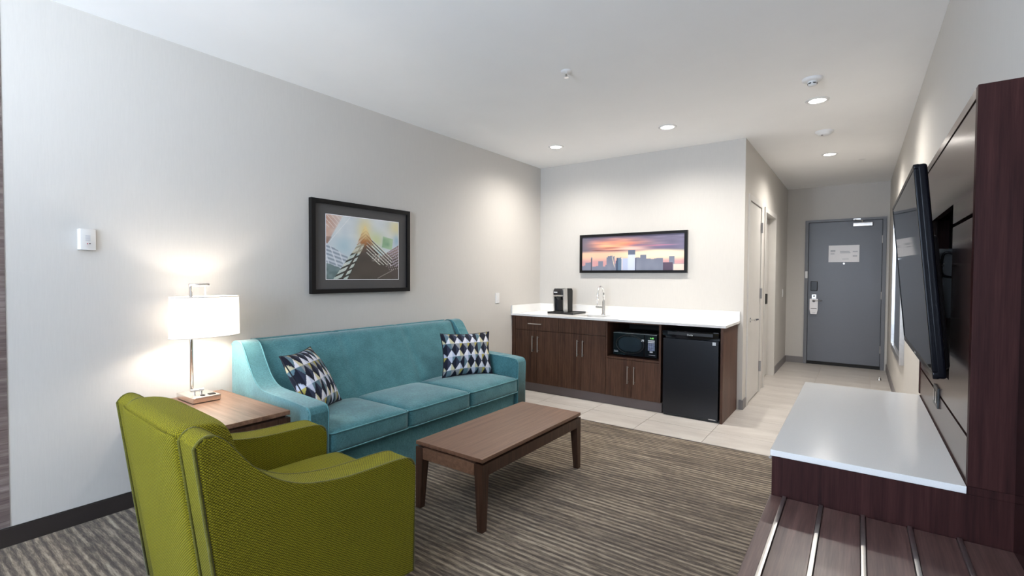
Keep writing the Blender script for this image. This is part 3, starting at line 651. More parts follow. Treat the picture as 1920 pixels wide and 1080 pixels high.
# mini fridge
fr = thing('mini_fridge', (2.115, 5.0, 0.001), 'black mini fridge under the white counter beside the microwave cabinet', 'fridge')
rx0, rx1, ry = 1.856, 2.374, 4.712
box('cabinet', rx0 + 0.004, rx1 - 0.004, ry + 0.06, YB - 0.06, 0.012, 0.834, M['black'], fr, 0.004)
fd = box('door', rx0, rx1, ry, ry + 0.055, 0.022, 0.762, M['fridge'], fr, 0.006, 3)
bm = bmesh.new()                                    # grip cap with a curved lower lip
N = 24; top = [(rx0, 0.836), (rx1, 0.836)]
low = [(rx1 - (rx1 - rx0) * k / N, 0.790 - 0.026 * (1 - (2 * k / N - 1) ** 2) ) for k in range(N + 1)]
prism(bm, [(rx0, 0.836)] + [(x, z) for x, z in reversed(low)] + [(rx1, 0.836)], 'y', ry - 0.012, ry + 0.055); obj('grip_cap', bm, M['gloss'], fd)
box('grip_recess', rx0 + 0.05, rx1 - 0.05, ry - 0.0135, ry - 0.011, 0.800, 0.828, M['black'], fd)
bm = bmesh.new(); prism(bm, [(2.125 + 0.03 * math.cos(t), 0.806 + 0.009 * math.sin(t)) for t in [2 * PI * k / 24 for k in range(24)]], 'y', ry - 0.0150, ry - 0.0132); obj('badge', bm, M['gloss'], fd)
text('badge_lettering', 'Danby', 0.021, M['frost'], fd, Matrix.Translation((2.118, ry - 0.0155, 0.806)) @ Matrix.Rotation(PI / 2, 4, 'X'))
st_ = box('energy_sticker', 2.318, 2.348, ry - 0.0006, ry + 0.002, 0.722, 0.752, M['frost'], fd)
box('hinge_cap', rx1 - 0.05, rx1 - 0.006, ry + 0.004, ry + 0.05, 0.836, 0.842, M['black'], fr)
box('kick_strip', rx0 + 0.01, rx1 - 0.01, ry + 0.02, ry + 0.05, 0.003, 0.021, M['black'], fr)
box('kick_trim', 2.29, rx1 - 0.02, ry - 0.001, ry + 0.01, 0.024, 0.030, M['steel'], fr)

# ================================================================== PICTURES
def grid_print(name, P0, U, V, nu, nv, fn, parent):
    me = bpy.data.meshes.new(name); P0, U, V = Vector(P0), Vector(U), Vector(V)
    vs = [tuple(P0 + U * (i / nu) + V * (j / nv)) for j in range(nv + 1) for i in range(nu + 1)]
    fs = [(j * (nu + 1) + i, j * (nu + 1) + i + 1, (j + 1) * (nu + 1) + i + 1, (j + 1) * (nu + 1) + i) for j in range(nv) for i in range(nu)]
    me.from_pydata(vs, [], fs)
    ca = me.color_attributes.new('print', 'FLOAT_COLOR', 'POINT'); buf = []
    for j in range(nv + 1):
        for i in range(nu + 1):
            c = fn(i / nu, j / nv); buf += [c[0], c[1], c[2], 1.0]
    ca.data.foreach_set('color', buf)
    return link(name, me, M['art'], parent)
def L3(a, b, t): t = max(0, min(1, t)); return tuple(x + (y - x) * t for x, y in zip(a, b))
def s3(r, g, b): return srgb(r, g, b)[:3]
def h1(i): return (math.sin(i * 127.1 + 3.3) * 43758.5453) % 1.0
def sm(a, b, x):
    t = max(0, min(1, (x - a) / (b - a))); return t * t * (3 - 2 * t)
def vn(x, y):
    xi, yi = math.floor(x), math.floor(y); fx_, fy_ = x - xi, y - yi; fx_ = fx_ * fx_ * (3 - 2 * fx_); fy_ = fy_ * fy_ * (3 - 2 * fy_)
    g = lambda a, b: h1(a * 1.7 + b * 57.3)
    return (g(xi, yi) * (1 - fx_) + g(xi + 1, yi) * fx_) * (1 - fy_) + (g(xi, yi + 1) * (1 - fx_) + g(xi + 1, yi + 1) * fx_) * fy_
def art_tower(u, v):
    # upward view of glass towers: pale washed sky, amber spire, dark brown mass, slanting window bands
    n = vn(u * 5, v * 5) * 0.6 + vn(u * 13 + 5, v * 13) * 0.4
    c = L3(s3(196, 206, 214), s3(228, 230, 228), n)
    g = lambda cu, cv, wu, wv: math.exp(-(((u - cu) / wu) ** 2 + ((v - cv) / wv) ** 2))
    c = L3(c, s3(170, 200, 210), 0.75 * g(0.22, 0.52, 0.13, 0.16)); c = L3(c, s3(160, 206, 214), 0.8 * g(0.68, 0.40, 0.08, 0.14))
    c = L3(c, s3(232, 214, 150), 0.9 * g(0.50, 0.80, 0.10, 0.22)); c = L3(c, s3(206, 214, 150), 0.8 * g(0.66, 0.66, 0.12, 0.14))
    c = L3(c, s3(230, 216, 156), 0.8 * g(0.98, 0.90, 0.14, 0.16)); c = L3(c, s3(140, 184, 206), 0.7 * g(0.97, 0.68, 0.05, 0.10))
    e = v - (0.50 + u * 2.3)                                        # brown tower, top left
    if e > 0 and u < 0.22:
        c = L3(c, L3(s3(190, 128, 100), s3(222, 188, 166), vn(u * 12, v * 12)), sm(0, 0.05, e) * (0.9 - 2.2 * u))
        if (v * 13 + u * 17) % 1.0 < 0.16 and v > 0.8: c = s3(232, 220, 212)
        if v < 0.66: c = L3(c, s3(140, 112, 100), 0.6)
    if abs(v - (0.52 + u * 1.55)) < 0.006 and u < 0.3: c = s3(236, 236, 236)
    d = abs((u - 0.83) * 1.2 + (v - 0.62) * 0.7) + abs((u - 0.83) * 0.8 - (v - 0.62) * 0.9)   # green glass
    if d < 0.17: c = L3(c, L3(s3(86, 146, 96), s3(176, 206, 160), vn(u * 18, v * 15)), 0.85 * sm(0.17, 0.14, d))
    if u < 0.27 and v < 0.56 - u * 0.75:                             # louvred facade, left
        k = (v * 17 + u * 7) % 1.0; c = L3(s3(206, 212, 220), s3(150, 160, 172), sm(0.35, 0.6, k))
        if (u * 11 + v * 3) % 1.0 < 0.18: c = L3(c, s3(230, 232, 236), 0.7)
        if v < 0.24 - u * 0.5 + 0.03 * vn(u * 20, 3): c = L3(s3(84, 104, 106), s3(128, 146, 146), vn(u * 20, v * 20))
    roof = 0.30 + (u - 0.62) * 0.78                                  # dark mass on the right with lit dots
    if u > 0.60 and v < roof:
        c = L3(s3(84, 74, 70), s3(150, 128, 124), sm(0.25, 0.5, v) * vn(u * 8, v * 8) * 1.3)
        if u > 0.84 and (v * 20 - u * 13) % 1.0 < 0.32 and v > 0.22: c = L3(c, s3(190, 178, 196), 0.8)
        if 0.16 < v and (u * 31 + v * 9) % 1.0 < 0.30 and (v * 27 - u * 6) % 1.0 < 0.34: c = s3(196, 184, 178)
    ap = 0.515; lo = (0.66 - v); L_ = ap - 0.04 - lo * 0.56; R_ = ap + 0.02 + lo * 0.62
    if v < 0.66 and L_ < u < R_:                                     # the central tower
        c = L3(s3(70, 63, 57), s3(92, 82, 74), vn(u * 6, v * 6))
        c = L3(c, s3(158, 104, 64), sm(0.46, 0.66, v + 0.05 * vn(u * 20, v * 20)))
    if v < 0.58 and L_ - 0.02 < u < L_ + 0.17 * (1 - v):             # window band up the left edge
        q = (u - L_) / (0.17 * (1 - v)); k = (v * 13 - u * 7.5) % 1.0
        c = (L3(s3(176, 196, 192), s3(226, 224, 212), vn(u * 26, v * 26)) if k < 0.62 else s3(62, 62, 58))
        if 0.40 < q < 0.62 or q > 0.92: c = s3(66, 60, 54)
        if v > 0.42: c = L3(c, s3(206, 196, 170), 0.55)
    t_ = (u - ap) * 1.05 + (v - 0.66)                                # slanting fins to the right of the spire
    if u > ap + 0.01 and -0.22 < t_ < 0.10 and 0.24 < v < 0.74 and u < 0.90:
        if (t_ * 17) % 1.0 < 0.40: c = L3(s3(58, 50, 46), s3(96, 84, 76), vn(u * 9, v * 9))
        elif (t_ * 17) % 1.0 < 0.62: c = s3(232, 232, 222)
    if 0.56 < v < 0.88 and -(0.90 - v) * 0.34 < u - ap + 0.01 < (0.90 - v) * 0.36:          # amber chevrons fading upwards
        k = (v * 19 + abs(u - ap) * 21) % 1.0
        c = L3(c, L3(s3(196, 138, 84), s3(238, 214, 150), sm(0.60, 0.84, v)), 0.75 * sm(0.54, 0.66, v)); 
        if k < 0.3: c = L3(c, s3(168, 112, 66), 0.7 * sm(0.88, 0.62, v))
    if 0.60 < u < 0.72 and 0.29 < v < 0.42 and (u * 42) % 1.0 < 0.45 and (v * 30) % 1.0 < 0.45: c = s3(222, 214, 204)
    if abs(v - (u - 0.66) * 0.62) < 0.006 and 0.68 < u < 0.93: c = s3(150, 142, 136)
    return c
SKY = [(0.0, 0.13), (0.02, 0.15), (0.035, 0.24), (0.08, 0.25), (0.095, 0.38), (0.10, 0.40), (0.105, 0.38), (0.112, 0.12), (0.15, 0.13), (0.175, 0.27), (0.215, 0.27), (0.225, 0.12), (0.25, 0.16), (0.262, 0.38), (0.275, 0.42), (0.30, 0.43), (0.325, 0.40), (0.335, 0.42), (0.345, 0.20), (0.355, 0.28), (0.366, 0.37), (0.405, 0.38), (0.41, 0.33), (0.418, 0.02), (0.425, 0.35), (0.478, 0.36), (0.48, 0.58), (0.545, 0.58), (0.55, 0.36), (0.56, 0.37), (0.59, 0.36), (0.60, 0.44), (0.65, 0.44), (0.655, 0.33), (0.70, 0.31), (0.73, 0.33), (0.75, 0.34), (0.80, 0.34), (0.81, 0.22), (0.855, 0.22), (0.865, 0.38), (0.91, 0.38), (0.915, 0.18), (1.0, 0.16)]
def sky_h(u):
    for (a, ha), (b, hb) in zip(SKY, SKY[1:]):
        if a <= u <= b: return ha if (u - a) < (b - a) * 0.999 else hb
    return 0.15
def art_sunset(u, v):
    n = vn(u * 4 + 2, v * 12); n2 = vn(u * 9, v * 26 + 9)
    dark = L3(s3(92, 88, 108), s3(120, 114, 138), n2 * 0.6 + u * 0.4)
    warm = L3(s3(226, 186, 158), s3(246, 226, 190), sm(0.2, 0.75, u))
    warm = L3(s3(200, 150, 150), warm, sm(0.24, 0.42, v))
    c = L3(warm, dark, sm(0.50, 0.60, v + 0.05 * (n - 0.5)))
    g = math.exp(-(((u - 0.36) / 0.24) ** 2 + ((v - 0.74) / 0.15) ** 2)) * (0.45 + 0.9 * n2)
    c = L3(c, L3(s3(236, 112, 78), s3(252, 190, 150), n), min(1, g * 1.25))
    g2 = math.exp(-(((u - 0.52) / 0.14) ** 2 + ((v - 0.63) / 0.06) ** 2)); c = L3(c, s3(246, 206, 190), 0.8 * g2)
    for cu, cv, wu, wv, k in ((0.30, 0.66, 0.10, 0.018, s3(140, 72, 66)), (0.36, 0.58, 0.13, 0.016, s3(120, 60, 70)), (0.58, 0.72, 0.13, 0.03, s3(104, 96, 128)), (0.17, 0.60, 0.07, 0.015, s3(120, 70, 64)), (0.8, 0.64, 0.16, 0.03, s3(110, 98, 130))):
        c = L3(c, k, 0.85 * math.exp(-(((u - cu) / wu) ** 2 + ((v - cv) / wv) ** 2)))
    c = L3(c, s3(214, 120, 150), 0.7 * math.exp(-(((u - 0.76) / 0.14) ** 2 + ((v - 0.695 - 0.02 * (u - .7)) / 0.010) ** 2)))
    c = L3(c, s3(110, 106, 116), 0.7 * sm(0.14, 0.0, u) * sm(0.5, 0.62, v))
    hh = sky_h(u)
    if v < hh:
        c = L3(s3(104, 110, 128), s3(132, 136, 152), 0.5 * vn(u * 24, v * 3) + 0.5 * sm(0.5, 0.0, v))
        if 0.425 < u < 0.55: c = L3(s3(206, 214, 236), s3(186, 192, 214), vn(u * 30, 1)) if v < 0.45 else s3(96, 104, 124)
        if 0.425 < u < 0.478: c = L3(c, s3(168, 178, 206), 0.7)
        if 0.36 < u < 0.41: c = s3(96, 116, 138) if u > 0.38 else s3(70, 82, 104)
        if 0.55 < u < 0.56: c = s3(52, 60, 84)
        if 0.32 < u < 0.345 and abs((u - 0.32) * 12 + v - 0.4) < 0.04: c = s3(220, 196, 170)
        if 0.81 < u < 0.90 and v < 0.22: c = s3(84, 70, 88)
        if u > 0.905 and v < 0.17: c = s3(236, 206, 192)
    if 0.418 <= u <= 0.424 and v < 0.36: c = s3(236, 238, 246)
    if abs(u - 0.1005) < 0.005 and v < 0.36: c = s3(70, 66, 76)
    return c
p1 = thing('framed_picture', (0.0, 2.57, 1.216), 'large black-framed tower print with a grey mat above the teal sofa', 'picture')
ay0, ay1, az0, az1 = 2.078, 3.065, 1.216, 1.951
bm = bmesh.new(); fw_ = 0.034
for q in ((ay0, ay1, az0, az0 + fw_), (ay0, ay1, az1 - fw_, az1), (ay0, ay0 + fw_, az0 + fw_, az1 - fw_), (ay1 - fw_, ay1, az0 + fw_, az1 - fw_)): bx(bm, 0.0005, 0.040, *q)
obj('frame', bm, M['frameblack'], p1)
box('mat', 0.001, 0.020, ay0 + fw_, ay1 - fw_, az0 + fw_, az1 - fw_, M['mat'], p1)
py0, py1, pz0, pz1 = 2.212, 2.941, 1.328, 1.838
box('print_border', 0.0195, 0.0203, py0 - 0.005, py1 + 0.005, pz0 - 0.005, pz1 + 0.005, M['paper'], p1)
grid_print('print', (0.0208, py0, pz0), (0, py1 - py0, 0), (0, 0, pz1 - pz0), 230, 164, art_tower, p1)
p2 = thing('framed_picture', (1.252, YB, 1.404), 'wide black-framed sunset city skyline picture above the kitchenette counter', 'picture')
bx0, bx1, bz0, bz1 = 0.603, 1.901, 1.404, 1.869
bm = bmesh.new(); fw_ = 0.030
for q in ((bx0, bx1, bz0, bz0 + fw_), (bx0, bx1, bz1 - fw_, bz1), (bx0, bx0 + fw_, bz0 + fw_, bz1 - fw_), (bx1 - fw_, bx1, bz0 + fw_, bz1 - fw_)): bx(bm, q[0], q[1], YB - 0.040, YB - 0.0005, q[2], q[3])
obj('frame', bm, M['frameblack'], p2); box('backing', bx0 + fw_, bx1 - fw_, YB - 0.026, YB - 0.001, bz0 + fw_, bz1 - fw_, M['frameblack'], p2)
grid_print('print', (bx0 + fw_, YB - 0.0268, bz0 + fw_), (bx1 - bx0 - 2 * fw_, 0, 0), (0, 0, bz1 - bz0 - 2 * fw_), 330, 108, art_sunset, p2)
# wall detector on the left wall
th = thing('wall_alarm', (0.0, 0.77, 1.489), 'small white alarm box on the left wall above the lamp', 'alarm')
bm = bmesh.new(); prof = [(0.0004, 0.735), (0.030, 0.735), (0.034, 0.742)] + [(0.034 - 0.016 * (k / 8) ** 2, 0.742 + 0.067 * k / 8) for k in range(1, 9)] + [(0.0004, 0.812)]
prism(bm, prof, 'z', 1.489, 1.602); bev(bm, 0.002, 2); obj('cover', bm, M['white'], th, wn=True)
for k in range(6): box('grille_slot', 0.0305, 0.0326, 0.762, 0.783, 1.537 + k * 0.0055, 1.5395 + k * 0.0055, M['ink'], th)
cylo('indicator', (0.0285, 0.7705, 1.522), 'x', 0.003, 0.004, M['red'], th, 10); cylo('sensor_eye', (0.0275, 0.781, 1.523), 'x', 0.003, 0.004, M['blackmatte'], th, 10)

# ================================================================== SOFA
def sofa():
    SY0_, SY1_ = 1.495, 3.63
    t = thing('sofa', (0.5, (SY0_ + SY1_) / 2, 0.0), 'teal three-seat sofa with sloping arms along the left wall', 'sofa')
    aw = 0.125
    curve = cat_rom([(0.035, 0.895), (0.060, 0.918), (0.110, 0.926), (0.165, 0.915), (0.205, 0.875), (0.262, 0.790), (0.330, 0.705), (0.405, 0.655), (0.50, 0.640), (0.70, 0.632), (0.90, 0.620), (0.942, 0.606), (0.955, 0.575)], 4)
    prof = [(0.955, 0.03), (0.035, 0.03)] + curve
    for y0, y1 in ((SY0_, SY0_ + aw), (SY1_ - aw, SY1_)):
        bm = bmesh.new(); prism(bm, prof, 'y', y0, y1)
        es = [e for e in bm.edges if len({round(v.co.y, 4) for v in e.verts}) == 1]
        bmesh.ops.bevel(bm, geom=es, offset=0.014, segments=3, profile=0.5, affect='EDGES')
        a = obj('arm', bm, M['teal'], t, wn=True)
        for y in (y0 + 0.006, y1 - 0.006):
            pts = [(x, y, z - 0.003) for x, z in curve] + [(0.951, y, 0.4), (0.951, y, 0.04)]
            tubeo('piping', pts, 0.0042, M['teal_pipe'], a, 6)
    yi0, yi1 = SY0_ + aw - 0.004, SY1_ - aw + 0.004
    # back: raked, soft top, two upholstery seams
    bprof = cat_rom([(0.04, 0.30), (0.04, 0.87), (0.062, 0.905), (0.105, 0.918), (0.150, 0.900), (0.185, 0.84), (0.30, 0.62), (0.395, 0.42), (0.40, 0.30)], 5)
    bm = bmesh.new(); N = 60; rings = []
    seams = [yi0 + (yi1 - yi0) / 3, yi0 + 2 * (yi1 - yi0) / 3]
    for i in range(N + 1):
        y = yi0 + (yi1 - yi0) * i / N
        dip = sum(0.010 * math.exp(-((y - s) / 0.012) ** 2) for s in seams)
        puff = 0.012 * (1 - ((y - (yi0 + yi1) / 2) / ((yi1 - yi0) / 2)) ** 6)
        rings.append([bm.verts.new((x + (puff - dip) * (1 if x > 0.11 else 0), y, z - (dip * 0.3 if z > 0.8 else 0))) for x, z in bprof])
    for A, B in zip(rings, rings[1:]):
        for k in range(len(A) - 1): bm.faces.new((A[k], A[k + 1], B[k + 1], B[k]))
    bm.faces.new(rings[0]); bm.faces.new(rings[-1][::-1])
    obj('back', bm, M['teal'], t, smooth=True)
    bm = bmesh.new(); bx(bm, 0.06, 0.915, yi0, yi1, 0.03, 0.315); bev(bm, 0.012, 2); obj('base', bm, M['teal'], t, wn=True)
    ys = [1.622, 2.222, 2.858, 3.503]
    for y0, y1 in zip(ys, ys[1:]):
        bm = bmesh.new(); cushion(bm, 0.36, 0.962, y0 + 0.002, y1 - 0.002, 0.318, 0.452, 0.030, 0.028, 0.004, 16)
        c = obj('seat_cushion', bm, M['teal'], t, smooth=True)
        for z in (0.442, 0.328): tubeo('piping', rrect(0.362, 0.966, y0 + 0.002, y1 - 0.002, z, 0.03), 0.0045, M['teal_pipe'], c, 6, True)
    for x in (0.10, 0.88):
        for y in (SY0_ + 0.07, SY1_ - 0.07): cylo('foot', (x, y, 0.004), 'z', 0.022, 0.03, M['black'], t, 16)
    return t
sofa()
# ------------------------------------------------------------------ throw pillows
def pillow_col(u, v, flip=0):
    a = u * 6.4 + 0.20; b = v * 3.2 + 0.10                # slender diamonds in staggered columns
    s_, t_ = a + b, a - b; fs, ft = math.floor(s_), math.floor(t_); ls, lt = s_ - fs, t_ - ft
    up, rt = ls - lt, ls + lt - 1; col, row = fs + ft, fs - ft
    navy, ink, white, lav, grey, teal, oli, sand = s3(28, 30, 44), s3(50, 56, 76), s3(226, 226, 234), s3(192, 197, 216), s3(146, 148, 152), s3(96, 122, 134), s3(172, 160, 84), s3(208, 200, 166)
    k = h1(col * 3.1 + row * 7.7)
    if col % 2 == 0: return navy if rt < 0.12 else ((ink if k < 0.6 else navy) if col % 4 else teal if k < 0.3 else ink)
    if up > 0: return (white if rt < 0.15 else lav) if k < 0.62 else (white if rt < 0.0 else sand)
    return (grey if k < 0.45 else lav if k < 0.7 else teal) if rt < 0.2 else (oli if k < 0.5 else teal if k < 0.75 else grey)
def pillow(label, BL, BR, TL, TR, thick, back_dir):
    BL, BR, TL, TR = map(Vector, (BL, BR, TL, TR))
    ctr = (BL + BR + TL + TR) / 4; U = ((BR - BL) + (TR - TL)) / 4; V = ((TL - BL) + (TR - BR)) / 4
    N = U.cross(V).normalized()
    t = thing('throw_pillow', (ctr.x, ctr.y, min(BL.z, BR.z)), label, 'pillow', 'patterned pillows on the teal sofa')
    nu, nv = 120, 96; me = bpy.data.meshes.new('cover'); vs = []; cols = []
    def P(u, v, s):
        e = 0.085
        uu = u * (1 - e * (1 - v * v)) ; vv = v * (1 - e * (1 - u * u))
        prof = (max(0, 1 - u ** 2) * max(0, 1 - v ** 2)) ** 0.5
        wr = 0.006 * math.sin(9 * u + 4 * v) * prof * (abs(u * v))
        return ctr + U * uu + V * vv + N * (s * (thick / 2 * prof) + wr)
    for s in (1, -1):
        for j in range(nv + 1):
            for i in range(nu + 1):
                u, v = 2 * i / nu - 1, 2 * j / nv - 1
                vs.append(tuple(P(u, v, s))); cols += list(pillow_col(i / nu, j / nv)) + [1.0]
    fs = []; off = (nu + 1) * (nv + 1); g = lambda i, j: j * (nu + 1) + i
    for j in range(nv):
        for i in range(nu):
            fs.append((g(i, j), g(i + 1, j), g(i + 1, j + 1), g(i, j + 1))); fs.append(tuple(off + q for q in (g(i, j), g(i, j + 1), g(i + 1, j + 1), g(i + 1, j))))
    me.from_pydata(vs, [], fs); ca = me.color_attributes.new('print', 'FLOAT_COLOR', 'POINT'); ca.data.foreach_set('color', cols)
    link('cover', me, M['pillow'], t, smooth=True)
    loop = [P(-1 + 2 * k / 24, -1, 0) for k in range(24)] + [P(1, -1 + 2 * k / 24, 0) for k in range(24)] + [P(1 - 2 * k / 24, 1, 0) for k in range(24)] + [P(-1, 1 - 2 * k / 24, 0) for k in range(24)]
    tubeo('piping', loop, 0.0045, M['navy'], t, 6, True)
    return t
pillow('patterned pillow tilted against the near left sofa arm', (0.70, 1.70, 0.475), (0.43, 2.045, 0.475), (0.45, 1.585, 0.845), (0.235, 1.955, 0.845), 0.17, 0)
pillow('patterned pillow upright in the far sofa corner by the kitchenette', (0.515, 3.00, 0.475), (0.705, 3.455, 0.47), (0.405, 3.085, 0.845), (0.60, 3.535, 0.835), 0.16, 0)

# ================================================================== ARMCHAIR (faces away down the room)
def armchair():
    X0, X1 = 1.150, 1.950; aw = 0.132
    t = thing('armchair', ((X0 + X1) / 2, 0.97, 0.0), 'olive green knit armchair seen from behind in the foreground', 'armchair')
    curve = cat_rom([(0.562, 0.872), (0.580, 0.893), (0.606, 0.898), (0.640, 0.876), (0.670, 0.837), (0.715, 0.779), (0.769, 0.728), (0.832, 0.688), (0.906, 0.660), (1.024, 0.640), (1.139, 0.635), (1.241, 0.634), (1.310, 0.627), (1.340, 0.606), (1.348, 0.570)], 4)
    prof = [(1.345, 0.150), (0.655, 0.150)] + curve
    for x0, x1 in ((X0, X0 + aw), (X1 - aw, X1)):
        bm = bmesh.new(); prism(bm, prof, 'x', x0, x1)
        es = [e for e in bm.edges if len({round(v.co.x, 4) for v in e.verts}) == 1]
        bmesh.ops.bevel(bm, geom=es, offset=0.014, segments=3, profile=0.5, affect='EDGES')
        a = clothuv(obj('arm', bm, M['olive'], t, wn=True))
        for x in (x0 + 0.006, x1 - 0.006):
            pts = [(x, 0.652 - 0.001, 0.16), (x, 0.608, 0.5)] + [(x, y - 0.0, z - 0.003) for y, z in curve] + [(x, 1.345, 0.4), (x, 1.342, 0.16)]
            tubeo('piping', pts, 0.0052, M['olive_pipe'], a, 6)
    xi0, xi1 = X0 + aw - 0.006, X1 - aw + 0.006
    bprof = cat_rom([(0.648, 0.150), (0.598, 0.520), (0.555, 0.845), (0.562, 0.878), (0.588, 0.896), (0.625, 0.898), (0.672, 0.886), (0.708, 0.84), (0.755, 0.66), (0.80, 0.44), (0.80, 0.150)], 5)
    bm = bmesh.new(); N = 24; rings = []
    for i in range(N + 1):
        x = xi0 + (xi1 - xi0) * i / N; w = 2 * i / N - 1; puff = 0.016 * (1 - w ** 6)
        rings.append([bm.verts.new((x, y + (puff if y > 0.64 and z > 0.3 else -puff * 0.9), z + (puff * 0.3 if z > 0.8 else 0))) for y, z in bprof])
    for A, B in zip(rings, rings[1:]):
        for k in range(len(A) - 1): bm.faces.new((A[k], A[k + 1], B[k + 1], B[k]))
    bm.faces.new(rings[0]); bm.faces.new(rings[-1][::-1]); clothuv(obj('back', bm, M['olive'], t, smooth=True))
    clothuv(box('seat_base', xi0, xi1, 0.70, 1.335, 0.150, 0.315, M['olive'], t, 0.012, 2))
    bm = bmesh.new(); cushion(bm, xi0 + 0.008, xi1 - 0.008, 0.765, 1.400, 0.318, 0.482, 0.032, 0.034, 0.004, 16); c = clothuv(obj('seat_cushion', bm, M['olive'], t, smooth=True))
    for z in (0.470, 0.33): tubeo('piping', rrect(xi0 + 0.008, xi1 - 0.008, 0.765, 1.403, z, 0.03), 0.0048, M['olive_pipe'], c, 6, True)
    for x in (X0 + 0.07, X1 - 0.07):
        for y, dy in ((1.28, 0.02), (0.73, -0.03)):
            bm = bmesh.new(); 
            for z, h, o in ((0.004, 0.015, dy), (0.152, 0.026, 0)):
                for sx_, sy_ in ((-1, -1), (1, -1), (1, 1), (-1, 1)): bm.verts.new((x + sx_ * h, y + o + sy_ * h, z))
            v = list(bm.verts); bm.faces.new(v[:4]); bm.faces.new(v[4:])
            for k in range(4): bm.faces.new((v[k], v[(k + 1) % 4], v[4 + (k + 1) % 4], v[4 + k]))
            obj('leg', bm, M['twood_z'], t)
    t.rotation_euler.z = -0.05; t.location.y += 0.018; t.location.x -= 0.006
    return t
armchair()

# ================================================================== TABLES
def tapered(bm, x, y, sx_, sy_, z0, z1, w0, w1):
    """leg with its outer corner at (x, y), tapering on its inner faces; sx_, sy_ point inwards"""
    A = [(0, 0), (1, 0), (1, 1), (0, 1)]
    lo = [bm.verts.new((x + sx_ * a * w0, y + sy_ * b * w0, z0)) for a, b in A]; hi = [bm.verts.new((x + sx_ * a * w1, y + sy_ * b * w1, z1)) for a, b in A]
    bm.faces.new(lo[::-1]); bm.faces.new(hi)
    for k in range(4): bm.faces.new((lo[k], lo[(k + 1) % 4], hi[(k + 1) % 4], hi[k]))
def coffee_table():
    x0, x1, y0, y1, zt = 1.330, 1.832, 1.936, 3.032, 0.397
    t = thing('coffee_table', ((x0 + x1) / 2, (y0 + y1) / 2, 0.004), 'brown wooden coffee table with tapered legs in front of the sofa', 'coffee table')
    box('table_top', x0, x1, y0, y1, zt - 0.022, zt, M['twood_x'], t, 0.002, 1)
    box('spacer', x0 + 0.02, x1 - 0.02, y0 + 0.02, y1 - 0.02, zt - 0.034, zt - 0.021, M['twood_z'], t)
    za, zb = zt - 0.034, zt - 0.098
    bm = bmesh.new(); bx(bm, x0 + 0.058, x1 - 0.058, y0, y0 + 0.022, zb, za); obj('apron', bm, M['twood_x'], t)
    bm = bmesh.new(); bx(bm, x0 + 0.058, x1 - 0.058, y1 - 0.022, y1, zb, za); obj('apron', bm, M['twood_x'], t)
    bm = bmesh.new(); bx(bm, x0, x0 + 0.022, y0 + 0.058, y1 - 0.058, zb, za); obj('apron', bm, M['twood_z'], t)
    bm = bmesh.new(); bx(bm, x1 - 0.022, x1, y0 + 0.058, y1 - 0.058, zb, za); obj('apron', bm, M['twood_z'], t)
    for x, sx_ in ((x0, 1), (x1, -1)):
        for y, sy_ in ((y0, 1), (y1, -1)):
            bm = bmesh.new(); tapered(bm, x, y, sx_, sy_, 0.0045, za, 0.036, 0.058); obj('leg', bm, M['twood_z'], t)
    return t
coffee_table()
def end_table():
    x0, x1, y0, y1, zt = 0.05, 0.872, 1.00, 1.432, 0.610
    t = thing('end_table', ((x0 + x1) / 2, (y0 + y1) / 2, 0.004), 'brown wooden end table between the armchair and the sofa', 'end table')
    box('table_top', x0, x1, y0, y1, zt - 0.024, zt, M['ewood'], t, 0.002, 1)
    box('spacer', x0 + 0.02, x1 - 0.02, y0 + 0.02, y1 - 0.02, zt - 0.038, zt - 0.023, M['twood_z'], t)
    box('apron_box', x0 + 0.008, x1 - 0.004, y0 + 0.008, y1 - 0.004, zt - 0.16, zt - 0.037, M['twood_z'], t, 0.002, 1)
    for x, sx_ in ((x0 + 0.004, 1), (x1, -1)):
        for y, sy_ in ((y0 + 0.004, 1), (y1, -1)):
            bm = bmesh.new(); tapered(bm, x, y, sx_, sy_, 0.0045, zt - 0.038, 0.04, 0.062); obj('leg', bm, M['twood_z'], t)
    return t
end_table()
